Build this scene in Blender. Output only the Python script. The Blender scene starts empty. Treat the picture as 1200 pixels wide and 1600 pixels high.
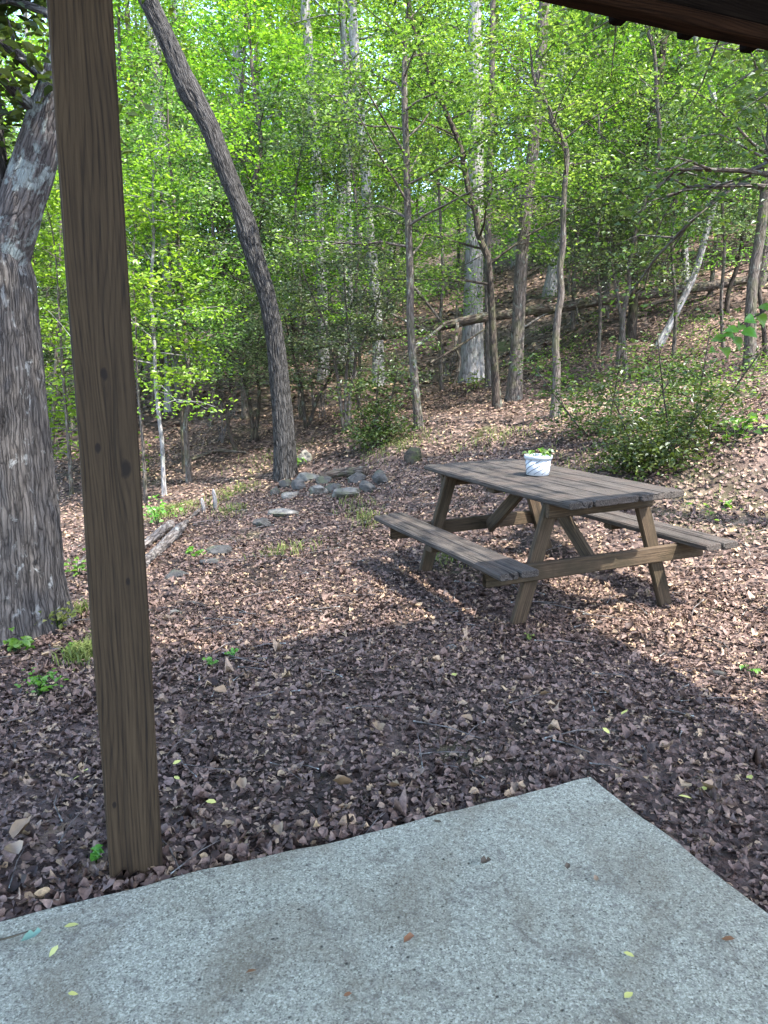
import bpy, math, random
import numpy as np
from mathutils import Vector, Matrix

random.seed(7)
rng = np.random.default_rng(7)
SC = bpy.context.scene
COL = SC.collection
R = math.radians

# ------------------------------------------------------------------ camera
FPX, PITCH, CAMZ = 1180.0, R(10.3), 1.34          # photo pixels (1200 x 1600)
cam = bpy.data.cameras.new('camera')
cam.sensor_fit = 'VERTICAL'; cam.sensor_height = 24.0
cam.lens = FPX / 1600.0 * 24.0
cam.clip_start = 0.05; cam.clip_end = 600
camo = bpy.data.objects.new('camera', cam); COL.objects.link(camo)
camo.location = (0, 0, CAMZ); camo.rotation_euler = (R(90) - PITCH, 0, 0)
SC.camera = camo
SC.render.resolution_x = 768; SC.render.resolution_y = 1024

# ------------------------------------------------------------------ sky, sun, exposure
SUN_AZ, SUN_EL = R(128), R(57)                     # azimuth clockwise from +Y (view direction)
w = bpy.data.worlds.new('World'); SC.world = w; w.use_nodes = True
nt = w.node_tree; nt.nodes.clear()
sky = nt.nodes.new('ShaderNodeTexSky'); sky.sky_type = 'NISHITA'; sky.sun_disc = False
sky.sun_elevation = SUN_EL; sky.sun_rotation = SUN_AZ
sky.air_density = 1.0; sky.dust_density = 1.6
bg = nt.nodes.new('ShaderNodeBackground'); bg.inputs['Strength'].default_value = 0.15
wo = nt.nodes.new('ShaderNodeOutputWorld')
nt.links.new(sky.outputs[0], bg.inputs[0]); nt.links.new(bg.outputs[0], wo.inputs[0])
sl = bpy.data.lights.new('sun', 'SUN'); sl.energy = 2.5; sl.angle = R(0.55); sl.color = (1.0, 0.95, 0.87)
so = bpy.data.objects.new('sun', sl); COL.objects.link(so)
sv = Vector((math.cos(SUN_EL) * math.sin(SUN_AZ), math.cos(SUN_EL) * math.cos(SUN_AZ), math.sin(SUN_EL)))
so.rotation_euler = sv.to_track_quat('Z', 'Y').to_euler(); so.location = sv * 60
SC.view_settings.view_transform = 'Standard'; SC.view_settings.look = 'None'
SC.view_settings.exposure = 2.95; SC.view_settings.gamma = 1.0
SC.view_settings.use_curve_mapping = False
SC.cycles.max_bounces = 7; SC.cycles.diffuse_bounces = 4; SC.cycles.transmission_bounces = 4
SC.cycles.glossy_bounces = 2; SC.cycles.use_denoising = True
SC.cycles.sample_clamp_indirect = 6.0

# ------------------------------------------------------------------ helpers: pixels and points
FW = np.array([0, math.cos(PITCH), -math.sin(PITCH)]); UP = np.array([0, math.sin(PITCH), math.cos(PITCH)])
def ray(x, y): return np.array([(x - 600) / FPX, 0, 0]) + FW + UP * (-(y - 800) / FPX)
def onz(x, y, z):
    d = ray(x, y); return np.array([0, 0, CAMZ]) + d * (z - CAMZ) / d[2]
def ony(x, y, Y):
    d = ray(x, y); return np.array([0, 0, CAMZ]) + d * Y / d[1]

def _hash(ix, iy, iz, s):
    h = (ix.astype(np.int64) * 374761393 + iy.astype(np.int64) * 668265263 + iz.astype(np.int64) * 2147483647 + s * 974711) & 0xffffffff
    h = ((h ^ (h >> 13)) * 1274126177) & 0xffffffff
    return ((h ^ (h >> 16)) & 0xffffff) / float(0xffffff)
def vnoise(P, s=0):
    P = np.asarray(P, float); i = np.floor(P).astype(np.int64); f = P - i; f = f * f * (3 - 2 * f)
    o = 0
    for dx in (0, 1):
        for dy in (0, 1):
            for dz in (0, 1):
                wgt = (f[:, 0] if dx else 1 - f[:, 0]) * (f[:, 1] if dy else 1 - f[:, 1]) * (f[:, 2] if dz else 1 - f[:, 2])
                o = o + wgt * _hash(i[:, 0] + dx, i[:, 1] + dy, i[:, 2] + dz, s)
    return o * 2 - 1
def fbm(P, s=0, o=3):
    P = np.asarray(P, float); a, r = 1.0, 0
    for k in range(o): r = r + a * vnoise(P * 2 ** k, s + k); a *= .5
    return r

# terrain: thin-plate surface through measured points
CP = [(-2, .5, -.035), (0, 1, -.035), (2, 1, -.035), (-3, -3, -.05), (3, -3, -.03), (0, -4, -.04), (-1, 2.1, -.03), (1.5, 2.6, -.035),
      (.2, 4.4, -.06), (1.7, 4.0, -.05), (1.0, 5.6, -.03), (-.6, 3.2, -.04), (-1.8, 3.85, -.10), (-3.6, 8.8, -.62), (-2.2, 8.2, -.25), (-1.33, 10.4, -.05),
      (.47, 11, .57), (1.75, 12, .86), (2.4, 10.5, .79), (1.95, 17, 1.33), (4.2, 13, 1.45), (5.4, 11, 1.5), (2.95, 6.3, .50), (2.6, 5.3, .13),
      (1.15, 8.5, .42), (.1, 8.2, .06), (7.2, 17, 3.2), (4.1, 16, 2.2), (-3.7, 17, .55), (-8, 15, -.6), (-15, 12, -1.8), (-1.5, 18, 1.0),
      (0, 30, 4.0), (10, 30, 7.5), (20, 30, 10.5), (-10, 30, 1.5), (-20, 30, 0), (0, 60, 12), (30, 60, 21), (-30, 60, 5), (40, 20, 12), (-40, 20, -2.5),
      (12, 8, 3.4), (8, 4, 1.7), (4.5, 4, .55), (5, 7, 1.2), (8, -3, .8), (-8, 2, -.8), (-4.5, 4.5, -.35), (-8, -5, -.5), (0, -15, 0), (60, 60, 30), (-60, 60, 0), (60, -20, 8), (-60, -20, -5)]
CP = np.array(CP, float)
def _tps(r2): return np.where(r2 > 0, .5 * r2 * np.log(np.maximum(r2, 1e-12)), 0)
_n = len(CP)
_K = _tps(((CP[:, None, :2] - CP[None, :, :2]) ** 2).sum(-1)) + np.eye(_n) * .05
_Pm = np.c_[np.ones(_n), CP[:, :2]]
_A = np.zeros((_n + 3, _n + 3)); _A[:_n, :_n] = _K; _A[:_n, _n:] = _Pm; _A[_n:, :_n] = _Pm.T
_W = np.linalg.solve(_A, np.r_[CP[:, 2], 0, 0, 0])
def hgt(x, y):
    x = np.atleast_1d(np.asarray(x, float)); y = np.atleast_1d(np.asarray(y, float))
    out = np.empty(len(x))
    for a in range(0, len(x), 20000):
        xx, yy = x[a:a + 20000], y[a:a + 20000]
        z = _tps((xx[:, None] - CP[:, 0]) ** 2 + (yy[:, None] - CP[:, 1]) ** 2) @ _W[:_n] + _W[_n] + _W[_n + 1] * xx + _W[_n + 2] * yy
        far = np.clip((np.hypot(xx, yy) - 3) / 6, 0, 1)
        q = np.c_[xx, yy, 0 * xx]
        z = z + far * (.07 * vnoise(q * .9, 3) + .05 * vnoise(q * 2.3, 4)) + .010 * vnoise(q * 5, 5) * np.clip((yy - 1.5) / 2, 0, 1)
        # cut bank behind the table on the right
        m = np.exp(-((xx - 3.3) / 1.3) ** 2)
        z = z + m * .10 * np.tanh((yy - 6.45 - .25 * vnoise(q * 1.3, 8)) * 6) * np.exp(-((yy - 6.45) / 1.3) ** 2)
        out[a:a + 20000] = z
    return out
def h1(x, y): return float(hgt(x, y)[0])
def hit(px, py):
    d = ray(px, py); t = np.arange(1.0, 90, .05); P = np.array([0, 0, CAMZ]) + d * t[:, None]
    b = np.nonzero(P[:, 2] < hgt(P[:, 0], P[:, 1]))[0]
    p = P[b[0]] if len(b) else P[600]
    return np.array([p[0], p[1], h1(p[0], p[1])])
def slope(x, y, e=.08):
    zx = (hgt(x + e, y) - hgt(x - e, y)) / (2 * e); zy = (hgt(x, y + e) - hgt(x, y - e)) / (2 * e)
    n = np.c_[-zx, -zy, np.ones(len(zx))]; return n / np.linalg.norm(n, axis=1)[:, None]

# ------------------------------------------------------------------ helpers: meshes
def mesh(name, V, Fs, attrs=None, smooth=True):
    """V (n,3); Fs list of (m,k) index arrays; attrs {name:(type,domain,data)}"""
    me = bpy.data.meshes.new(name); V = np.asarray(V, np.float32)
    me.vertices.add(len(V)); me.vertices.foreach_set('co', V.ravel())
    Fs = [np.asarray(f, np.int32) for f in Fs if len(f)]
    loops = np.concatenate([f.ravel() for f in Fs]); tot = np.concatenate([np.full(len(f), f.shape[1], np.int32) for f in Fs])
    st = np.concatenate([[0], np.cumsum(tot)[:-1]]).astype(np.int32)
    me.loops.add(len(loops)); me.loops.foreach_set('vertex_index', loops)
    me.polygons.add(len(tot)); me.polygons.foreach_set('loop_start', st); me.polygons.foreach_set('loop_total', tot)
    me.polygons.foreach_set('use_smooth', np.full(len(tot), smooth, bool))
    for k, (ty, dom, dat) in (attrs or {}).items():
        a = me.attributes.new(k, ty, dom); a.data.foreach_set('vector' if ty == 'FLOAT_VECTOR' else 'value', np.asarray(dat, np.float32).ravel())
    me.update(calc_edges=True); me.validate(); return me
def obj(name, me, mat=None, parent=None, loc=(0, 0, 0)):
    o = bpy.data.objects.new(name, me); COL.objects.link(o); o.location = loc
    if mat is not None and me is not None and not me.materials: me.materials.append(mat)
    if parent is not None: o.parent = parent
    return o
def tag(o, label, cat, group=None, kind=None):
    o['label'] = label; o['category'] = cat
    if group: o['group'] = group
    if kind: o['kind'] = kind
    return o
def thing(name, label, cat, loc=(0, 0, 0), group=None, rz=0):
    o = bpy.data.objects.new(name, None); COL.objects.link(o); o.location = loc; o.rotation_euler.z = rz
    o.empty_display_size = .2
    return tag(o, label, cat, group)
def dup(root, loc, rz=0, sc=1, label=None, group=None):
    r = root.copy(); COL.objects.link(r); r.location = loc; r.rotation_euler.z = rz; r.scale = (sc, sc, sc) if np.isscalar(sc) else sc
    if label: r['label'] = label
    if group: r['group'] = group
    for ch in list(root.children):
        c = ch.copy(); COL.objects.link(c); c.parent = r
    return r

def catmull(P, n):
    P = np.asarray(P, float); m = len(P)
    Q = np.vstack([2 * P[0] - P[1], P, 2 * P[-1] - P[-2]])
    t = np.linspace(0, m - 1, n); i = np.minimum(t.astype(int), m - 2); f = (t - i)[:, None]
    a, b, c, d = Q[i], Q[i + 1], Q[i + 2], Q[i + 3]
    return .5 * (2 * b + (c - a) * f + (2 * a - 5 * b + 4 * c - d) * f ** 2 + (3 * b - a - 3 * c + d) * f ** 3)
class MB:                                    # collects tubes, leaves ... for one mesh
    def __init__(s): s.V = []; s.Q = []; s.T = []; s.B = []; s.n = 0
    def add(s, V, Q=None, T=None, B=None):
        if Q is not None and len(Q): s.Q.append(np.asarray(Q) + s.n)
        if T is not None and len(T): s.T.append(np.asarray(T) + s.n)
        s.V.append(V); s.B.append(np.zeros((len(V), 3)) if B is None else B); s.n += len(V)
    def tube(s, P, r, sides=8, ridge=0, seed=0, cap=True):
        P = np.asarray(P, float); n = len(P); r = np.broadcast_to(np.asarray(r, float), (n,))
        tan = np.gradient(P, axis=0); tan /= np.linalg.norm(tan, axis=1)[:, None] + 1e-12
        ref = np.array([1., 0, 0]) if abs(tan[0][0]) < .8 else np.array([0, 1., 0])
        u = np.empty((n, 3)); uu = ref - tan[0] * (ref @ tan[0]); uu /= np.linalg.norm(uu)
        for i in range(n):
            uu = uu - tan[i] * (uu @ tan[i]); uu /= np.linalg.norm(uu) + 1e-12; u[i] = uu
        v = np.cross(tan, u)
        th = np.linspace(0, 2 * math.pi, sides, endpoint=False)
        sl_ = np.concatenate([[0], np.cumsum(np.linalg.norm(np.diff(P, axis=0), axis=1))])
        rm = float(r.max())
        bx = np.stack([np.broadcast_to(np.cos(th) * rm, (n, sides)), np.broadcast_to(np.sin(th) * rm, (n, sides)), np.broadcast_to(sl_[:, None], (n, sides))], -1)
        rr = np.broadcast_to(r[:, None], (n, sides)).copy()
        if ridge:
            q = bx.reshape(-1, 3)
            k1 = 1 - np.abs(fbm(q * [30, 30, 4.2] + 1.2 * vnoise(q * [9, 9, 4], seed + 9)[:, None], seed, 2))
            k2 = vnoise(q * [4, 4, 1.3], seed + 5)
            rr = rr + (ridge * (k1 * 1.5 - 1) + ridge * 1.2 * k2).reshape(n, sides)
        V = P[:, None, :] + rr[..., None] * (np.cos(th)[None, :, None] * u[:, None, :] + np.sin(th)[None, :, None] * v[:, None, :])
        i = np.arange(n - 1)[:, None] * sides; j = np.arange(sides)[None, :]; j2 = (j + 1) % sides
        Q = np.stack([i + j, i + j2, i + sides + j2, i + sides + j], -1).reshape(-1, 4)
        V = V.reshape(-1, 3); B = bx.reshape(-1, 3); T = None
        if cap:
            V = np.vstack([V, P[:1], P[-1:]]); B = np.vstack([B, [[0, 0, 0]], [[0, 0, sl_[-1]]]])
            a, b = n * sides, n * sides + 1; jj = np.arange(sides); k = (jj + 1) % sides
            T = np.vstack([np.c_[np.full(sides, a), k, jj], np.c_[np.full(sides, b), (n - 1) * sides + jj, (n - 1) * sides + k]])
        s.add(V, Q, T, B)
    def mesh(s, name, smooth=True, extra=None):
        at = {'bark': ('FLOAT_VECTOR', 'POINT', np.vstack(s.B))}
        return mesh(name, np.vstack(s.V), [np.vstack(s.Q) if s.Q else [], np.vstack(s.T) if s.T else []], at, smooth)

# leaf outlines: midrib stations with half widths
def leaf_tpl(kind):
    if kind == 'diamond':                        # 4 verts, one folded quad
        return np.array([[0, 0, 0], [.45, -.3, .06], [1, 0, 0], [.45, .3, .06]]), [np.array([[0, 1, 2, 3]])]
    if kind == 'oval':                           # 6 verts, two quads folded on the midrib
        return np.array([[0, 0, 0], [1, 0, 0], [.28, -.25, .05], [.66, -.24, .05], [.28, .25, .05], [.66, .24, .05]]), [np.array([[0, 2, 3, 1], [0, 1, 5, 4]])]
    if kind == 'broad':
        V = [[0, 0, 0], [.35, 0, 0], [.7, 0, 0], [1, 0, 0]]; wd = [(.12, .22), (.35, .36), (.62, .30), (.85, .12)]
        L = [[x, -b, .05] for x, b in wd]; Rr = [[x, b, .05] for x, b in wd]
        return np.array(V + L + Rr), [np.array([[0, 4, 5, 1], [1, 5, 6, 2], [2, 6, 7, 3], [0, 1, 9, 8], [1, 2, 10, 9], [2, 3, 11, 10]])]
    if kind == 'lobed':
        V = [[0, 0, 0], [.3, 0, 0], [.62, 0, 0], [1, 0, 0]]; wd = [(.10, .06), (.30, .26), (.42, .11), (.58, .33), (.70, .13), (.88, .2)]
        L = [[x, -b, .05] for x, b in wd]; Rr = [[x, b, .05] for x, b in wd]
        q = [[0, 4, 5, 1], [1, 5, 6, 7], [1, 7, 8, 2], [2, 8, 9, 3]]; q2 = [[0, 1, 11, 10], [1, 13, 12, 11], [1, 2, 14, 13], [2, 3, 15, 14]]
        return np.array(V + L + Rr), [np.array(q + q2)]
    if kind == 'sliver':
        return np.array([[0, -.03, 0], [.5, -.10, .02], [1, 0, 0], [.5, .08, .02]]), [np.array([[0, 1, 2, 3]])]
    if kind == 'scrap':
        return np.array([[0, -.2, 0], [.5, -.33, .08], [1, -.05, 0], [.8, .3, .1], [.2, .22, .03], [.5, 0, -.02]]), [np.array([[0, 1, 5], [1, 2, 5], [2, 3, 5], [3, 4, 5], [4, 0, 5]])]
def leaves(kind, P, N, yaw, size, curl=0, bend=0, jit=0, rg=rng):
    """vectorised leaves -> V, list of face arrays, per-face rnd"""
    T, Fs = leaf_tpl(kind); m, k = len(P), len(T)
    L = np.broadcast_to(T, (m, k, 3)).copy()
    if jit: L[:, 1:, :2] += rg.normal(0, jit, (m, k - 1, 2))
    curl = np.broadcast_to(curl, (m,))[:, None]; bend = np.broadcast_to(bend, (m,))[:, None]
    L[..., 2] = L[..., 2] + curl * (L[..., 1] ** 2) * 3 + bend * (L[..., 0] - .45) ** 2 * 1.6
    L[..., 0] -= .45
    if jit: L[..., 2] += rg.normal(0, jit * .8, (m, k))
    L *= np.broadcast_to(size, (m,))[:, None, None]
    N = N / (np.linalg.norm(N, axis=1)[:, None] + 1e-9)
    h = np.stack([np.cos(yaw), np.sin(yaw), np.zeros(m)], -1); h = h - N * (h * N).sum(1)[:, None]; h /= np.linalg.norm(h, axis=1)[:, None] + 1e-9
    s = np.cross(N, h)
    V = P[:, None, :] + L[..., :1] * h[:, None] + L[..., 1:2] * s[:, None] + L[..., 2:] * N[:, None]
    off = (np.arange(m) * k)[:, None, None]
    out = [(f[None] + off).reshape(-1, f.shape[1]) for f in Fs]
    r = rg.random(m); rn = np.concatenate([np.repeat(r, len(f)) for f in Fs])
    return V.reshape(-1, 3), out, rn
def leafmesh(name, parts, smooth=False):
    V = []; Qs = []; Ts = []; rq = []; rt = []; n = 0
    for (v, fs, rn) in parts:
        for f in fs:
            (Qs if f.shape[1] == 4 else Ts).append(f + n); (rq if f.shape[1] == 4 else rt).append(rn)
        V.append(v); n += len(v)
    Fs = ([np.vstack(Qs)] if Qs else []) + ([np.vstack(Ts)] if Ts else [])
    return mesh(name, np.vstack(V), Fs, {'rnd': ('FLOAT', 'FACE', np.concatenate(rq + rt))}, smooth)

# ------------------------------------------------------------------ materials
class NT:
    def __init__(s, name):
        s.m = bpy.data.materials.new(name); s.m.use_nodes = True; s.t = s.m.node_tree; s.t.nodes.clear()
        s.out = s.n('ShaderNodeOutputMaterial')
    def n(s, ty, **kw):
        nd = s.t.nodes.new(ty)
        for k, v in kw.items(): setattr(nd, k, v)
        return nd
    def l(s, a, b): s.t.links.new(a, b)
    def val(s, nd, key, v):
        i = nd.inputs[key]
        if hasattr(v, 'links') or isinstance(v, bpy.types.NodeSocket): s.l(v, i)
        else: i.default_value = v
    def coord(s, kind='Object', scale=(1, 1, 1), rnd=True, attr=None):
        if attr: c = s.n('ShaderNodeAttribute', attribute_name=attr).outputs['Vector']
        else: c = s.n('ShaderNodeTexCoord').outputs[kind]
        mp = s.n('ShaderNodeMapping'); s.l(c, mp.inputs['Vector']); mp.inputs['Scale'].default_value = scale
        if rnd:
            oi = s.n('ShaderNodeObjectInfo'); mu = s.n('ShaderNodeMath', operation='MULTIPLY'); s.l(oi.outputs['Random'], mu.inputs[0]); mu.inputs[1].default_value = 37.
            s.l(mu.outputs[0], mp.inputs['Location'])
        return mp.outputs[0]
    def noise(s, co, scale, detail=4, rough=.55, dist=0):
        nd = s.n('ShaderNodeTexNoise'); s.l(co, nd.inputs['Vector']); nd.inputs['Scale'].default_value = scale
        nd.inputs['Detail'].default_value = detail; nd.inputs['Roughness'].default_value = rough; nd.inputs['Distortion'].default_value = dist
        return nd.outputs['Fac']
    def vor(s, co, scale, feature='F1', out='Distance'):
        nd = s.n('ShaderNodeTexVoronoi', feature=feature); s.l(co, nd.inputs['Vector']); nd.inputs['Scale'].default_value = scale
        return nd.outputs[out]
    def ramp(s, f, stops, interp='LINEAR'):
        nd = s.n('ShaderNodeValToRGB'); nd.color_ramp.interpolation = interp; e = nd.color_ramp.elements
        while len(e) < len(stops): e.new(.5)
        for q, (p, c) in zip(e, stops): q.position = p; q.color = (*c, 1) if len(c) == 3 else c
        s.l(f, nd.inputs[0]); return nd.outputs[0]
    def mix(s, f, a, b, mode='MIX'):
        nd = s.n('ShaderNodeMix', data_type='RGBA', blend_type=mode)
        s.val(nd, 0, f); s.val(nd, 6, a if not isinstance(a, tuple) else (*a, 1)); s.val(nd, 7, b if not isinstance(b, tuple) else (*b, 1))
        return nd.outputs[2]
    def math(s, op, a, b=0., c=0., clamp=False):
        nd = s.n('ShaderNodeMath', operation=op, use_clamp=clamp); s.val(nd, 0, a); s.val(nd, 1, b); s.val(nd, 2, c); return nd.outputs[0]
    def bump(s, h, strength=.5, dist=.01, nrm=None):
        nd = s.n('ShaderNodeBump'); nd.inputs['Strength'].default_value = strength; nd.inputs['Distance'].default_value = dist
        s.l(h, nd.inputs['Height'])
        if nrm is not None: s.l(nrm, nd.inputs['Normal'])
        return nd.outputs[0]
    def princ(s, col, rough=.8, nrm=None, spec=.3):
        nd = s.n('ShaderNodeBsdfPrincipled'); s.val(nd, 'Base Color', col if not isinstance(col, tuple) else (*col, 1)); s.val(nd, 'Roughness', rough)
        nd.inputs['Specular IOR Level'].default_value = spec
        if nrm is not None: s.l(nrm, nd.inputs['Normal'])
        s.l(nd.outputs[0], s.out.inputs[0]); return nd

def leaf_mat(name, cols, trans=.5, gloss=.06, tint=(1.15, 1.25, .5)):
    m = NT(name); at = m.n('ShaderNodeAttribute', attribute_name='rnd').outputs['Fac']
    k = len(cols); col = m.ramp(at, [(i / max(k - 1, 1), c) for i, c in enumerate(cols)])
    oi = m.n('ShaderNodeObjectInfo').outputs['Random']
    hs = m.n('ShaderNodeHueSaturation'); m.l(col, hs.inputs['Color'])
    m.l(m.math('MULTIPLY_ADD', oi, .035, .482), hs.inputs['Hue']); m.l(m.math('MULTIPLY_ADD', oi, .35, .82), hs.inputs['Value'])
    col = hs.outputs[0]
    d = m.n('ShaderNodeBsdfDiffuse'); m.l(col, d.inputs[0])
    t = m.n('ShaderNodeBsdfTranslucent'); m.l(m.mix(1., col, tint, 'MULTIPLY'), t.inputs[0])
    g = m.n('ShaderNodeBsdfGlossy'); g.inputs['Roughness'].default_value = .38; g.inputs[0].default_value = (.8, .85, .9, 1)
    a = m.n('ShaderNodeMixShader'); a.inputs[0].default_value = trans; m.l(d.outputs[0], a.inputs[1]); m.l(t.outputs[0], a.inputs[2])
    b = m.n('ShaderNodeMixShader'); b.inputs[0].default_value = gloss; m.l(a.outputs[0], b.inputs[1]); m.l(g.outputs[0], b.inputs[2])
    m.l(b.outputs[0], m.out.inputs[0]); return m.m
M = {}
M['leaf_bright'] = leaf_mat('leaf_bright', [(.085, .165, .018), (.14, .28, .032), (.21, .36, .045), (.31, .46, .08)], .6, .02, (1.15, 1.25, .5))
M['leaf_mid'] = leaf_mat('leaf_mid', [(.035, .068, .015), (.085, .16, .032), (.14, .24, .048), (.25, .35, .10)], .52, .025, (1.15, 1.25, .55))
M['leaf_olive'] = leaf_mat('leaf_olive', [(.022, .04, .017), (.07, .11, .045), (.13, .18, .08), (.25, .31, .17)], .42, .04, (1.15, 1.2, .6))
M['leaf_dark'] = leaf_mat('leaf_dark', [(.035, .06, .015), (.06, .10, .022), (.10, .13, .035)], .35, .03)
M['leaf_fresh'] = leaf_mat('leaf_fresh', [(.10, .24, .04), (.16, .32, .05)], .5, .03)
M['grass'] = leaf_mat('grass', [(.09, .12, .035), (.15, .18, .05), (.20, .21, .08)], .3, .01)

def litter_mat():
    m = NT('litter'); at = m.n('ShaderNodeAttribute', attribute_name='rnd').outputs['Fac']
    col = m.ramp(at, [(0, (.026, .015, .011)), (.22, (.085, .054, .042)), (.5, (.165, .110, .088)), (.8, (.25, .175, .142)), (.94, (.36, .26, .175)), (1, (.46, .34, .20))])
    co = m.coord('Object', rnd=False); col = m.mix(.7, col, m.ramp(m.noise(co, 75, 4, .7), [(.32, (.25, .24, .24)), (.68, (1.3, 1.25, 1.25))]), 'MULTIPLY')
    d = m.princ(col, .62, None, .35)
    t = m.n('ShaderNodeBsdfTranslucent'); m.l(col, t.inputs[0]); x = m.n('ShaderNodeMixShader'); x.inputs[0].default_value = .12
    m.l(d.outputs[0], x.inputs[1]); m.l(t.outputs[0], x.inputs[2]); m.l(x.outputs[0], m.out.inputs[0]); return m.m
M['litter'] = litter_mat()
def flat_leaf(name, c1, c2):
    m = NT(name); co = m.coord('Object'); col = m.mix(m.noise(co, 50, 3), c1, c2); m.princ(col, .5, m.bump(m.noise(co, 90, 2), .3, .002), .4); return m.m
M['leaf_tan'] = flat_leaf('leaf_tan', (.17, .11, .065), (.30, .205, .12))
M['leaf_yellow'] = flat_leaf('leaf_yellow', (.38, .40, .10), (.55, .50, .16))
M['leaf_rust'] = flat_leaf('leaf_rust', (.16, .07, .03), (.24, .11, .05))
M['leaf_brown'] = flat_leaf('leaf_brown', (.05, .035, .022), (.10, .07, .04))
M['leaf_jade'] = flat_leaf('leaf_jade', (.12, .24, .17), (.17, .29, .22))

def ground_mat():
    m = NT('ground'); co = m.coord('Object', rnd=False)
    v = m.n('ShaderNodeTexVoronoi', feature='F1'); m.l(co, v.inputs['Vector']); v.inputs['Scale'].default_value = 17
    sp = m.n('ShaderNodeSeparateColor'); m.l(v.outputs['Color'], sp.inputs[0])
    leafy = m.ramp(sp.outputs[0], [(0, (.045, .030, .025)), (.5, (.10, .070, .060)), (.85, (.17, .12, .10)), (1, (.25, .18, .12))])
    soil = m.ramp(m.noise(co, 30, 5), [(.3, (.022, .016, .012)), (.7, (.07, .05, .038))])
    f = m.ramp(m.noise(co, 1.3, 4), [(.38, (0, 0, 0)), (.6, (1, 1, 1))])
    col = m.mix(f, soil, leafy)
    moss = m.ramp(m.noise(co, .55, 5, .6), [(.58, (0, 0, 0)), (.72, (.55, .55, .55))])
    col = m.mix(moss, col, m.mix(m.noise(co, 25, 3), (.05, .075, .02), (.13, .15, .05)))
    hgt_ = m.math('ADD', m.math('MULTIPLY', sp.outputs[1], .6), m.noise(co, 70, 4))
    m.princ(col, .85, m.bump(hgt_, .7, .02), .2); return m.m
M['ground'] = ground_mat()

def concrete_mat():
    m = NT('concrete'); co = m.coord('Object', rnd=False)
    g1 = m.noise(co, 210, 4, .8); g2 = m.noise(co, 60, 4, .75); v = m.vor(co, 215, out='Color')
    sp = m.n('ShaderNodeSeparateColor'); m.l(v, sp.inputs[0])
    col = m.ramp(g1, [(.32, (.065, .062, .048)), (.44, (.25, .247, .188)), (.56, (.395, .39, .305)), (.72, (.68, .675, .545))])
    col = m.mix(m.math('MULTIPLY', sp.outputs[0], .8), col, m.ramp(sp.outputs[1], [(0, (.05, .045, .036)), (.3, (.335, .332, .255)), (1, (.70, .695, .56))]))
    col = m.mix(m.ramp(g2, [(.36, (.6, .6, .6)), (.50, (0, 0, 0))]), col, (.13, .12, .105))
    st = m.ramp(m.noise(co, 2.6, 6, .66, .8), [(.46, (0, 0, 0)), (.70, (.72, .72, .72))])
    col = m.mix(st, col, m.mix(g1, (.08, .060, .036), (.26, .215, .145)))
    st2 = m.ramp(m.noise(co, 8, 6, .7, 1.2), [(.55, (0, 0, 0)), (.70, (.7, .7, .7))])
    col = m.mix(st2, col, m.mix(g1, (.06, .05, .04), (.20, .18, .15)))
    pit = m.ramp(m.vor(co, 30), [(.05, (1, 1, 1)), (.16, (0, 0, 0))])
    pit = m.math('MULTIPLY', pit, m.ramp(m.noise(co, 6, 3), [(.5, (0, 0, 0)), (.56, (1, 1, 1))]))
    col = m.mix(m.math('MULTIPLY', pit, .85), col, (.025, .022, .02))
    h = m.math('SUBTRACT', m.math('ADD', g1, m.math('MULTIPLY', g2, .9)), m.math('MULTIPLY', pit, 1.2))
    m.princ(col, .9, m.bump(h, .9, .008), .2); return m.m
M['concrete'] = concrete_mat()

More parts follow.
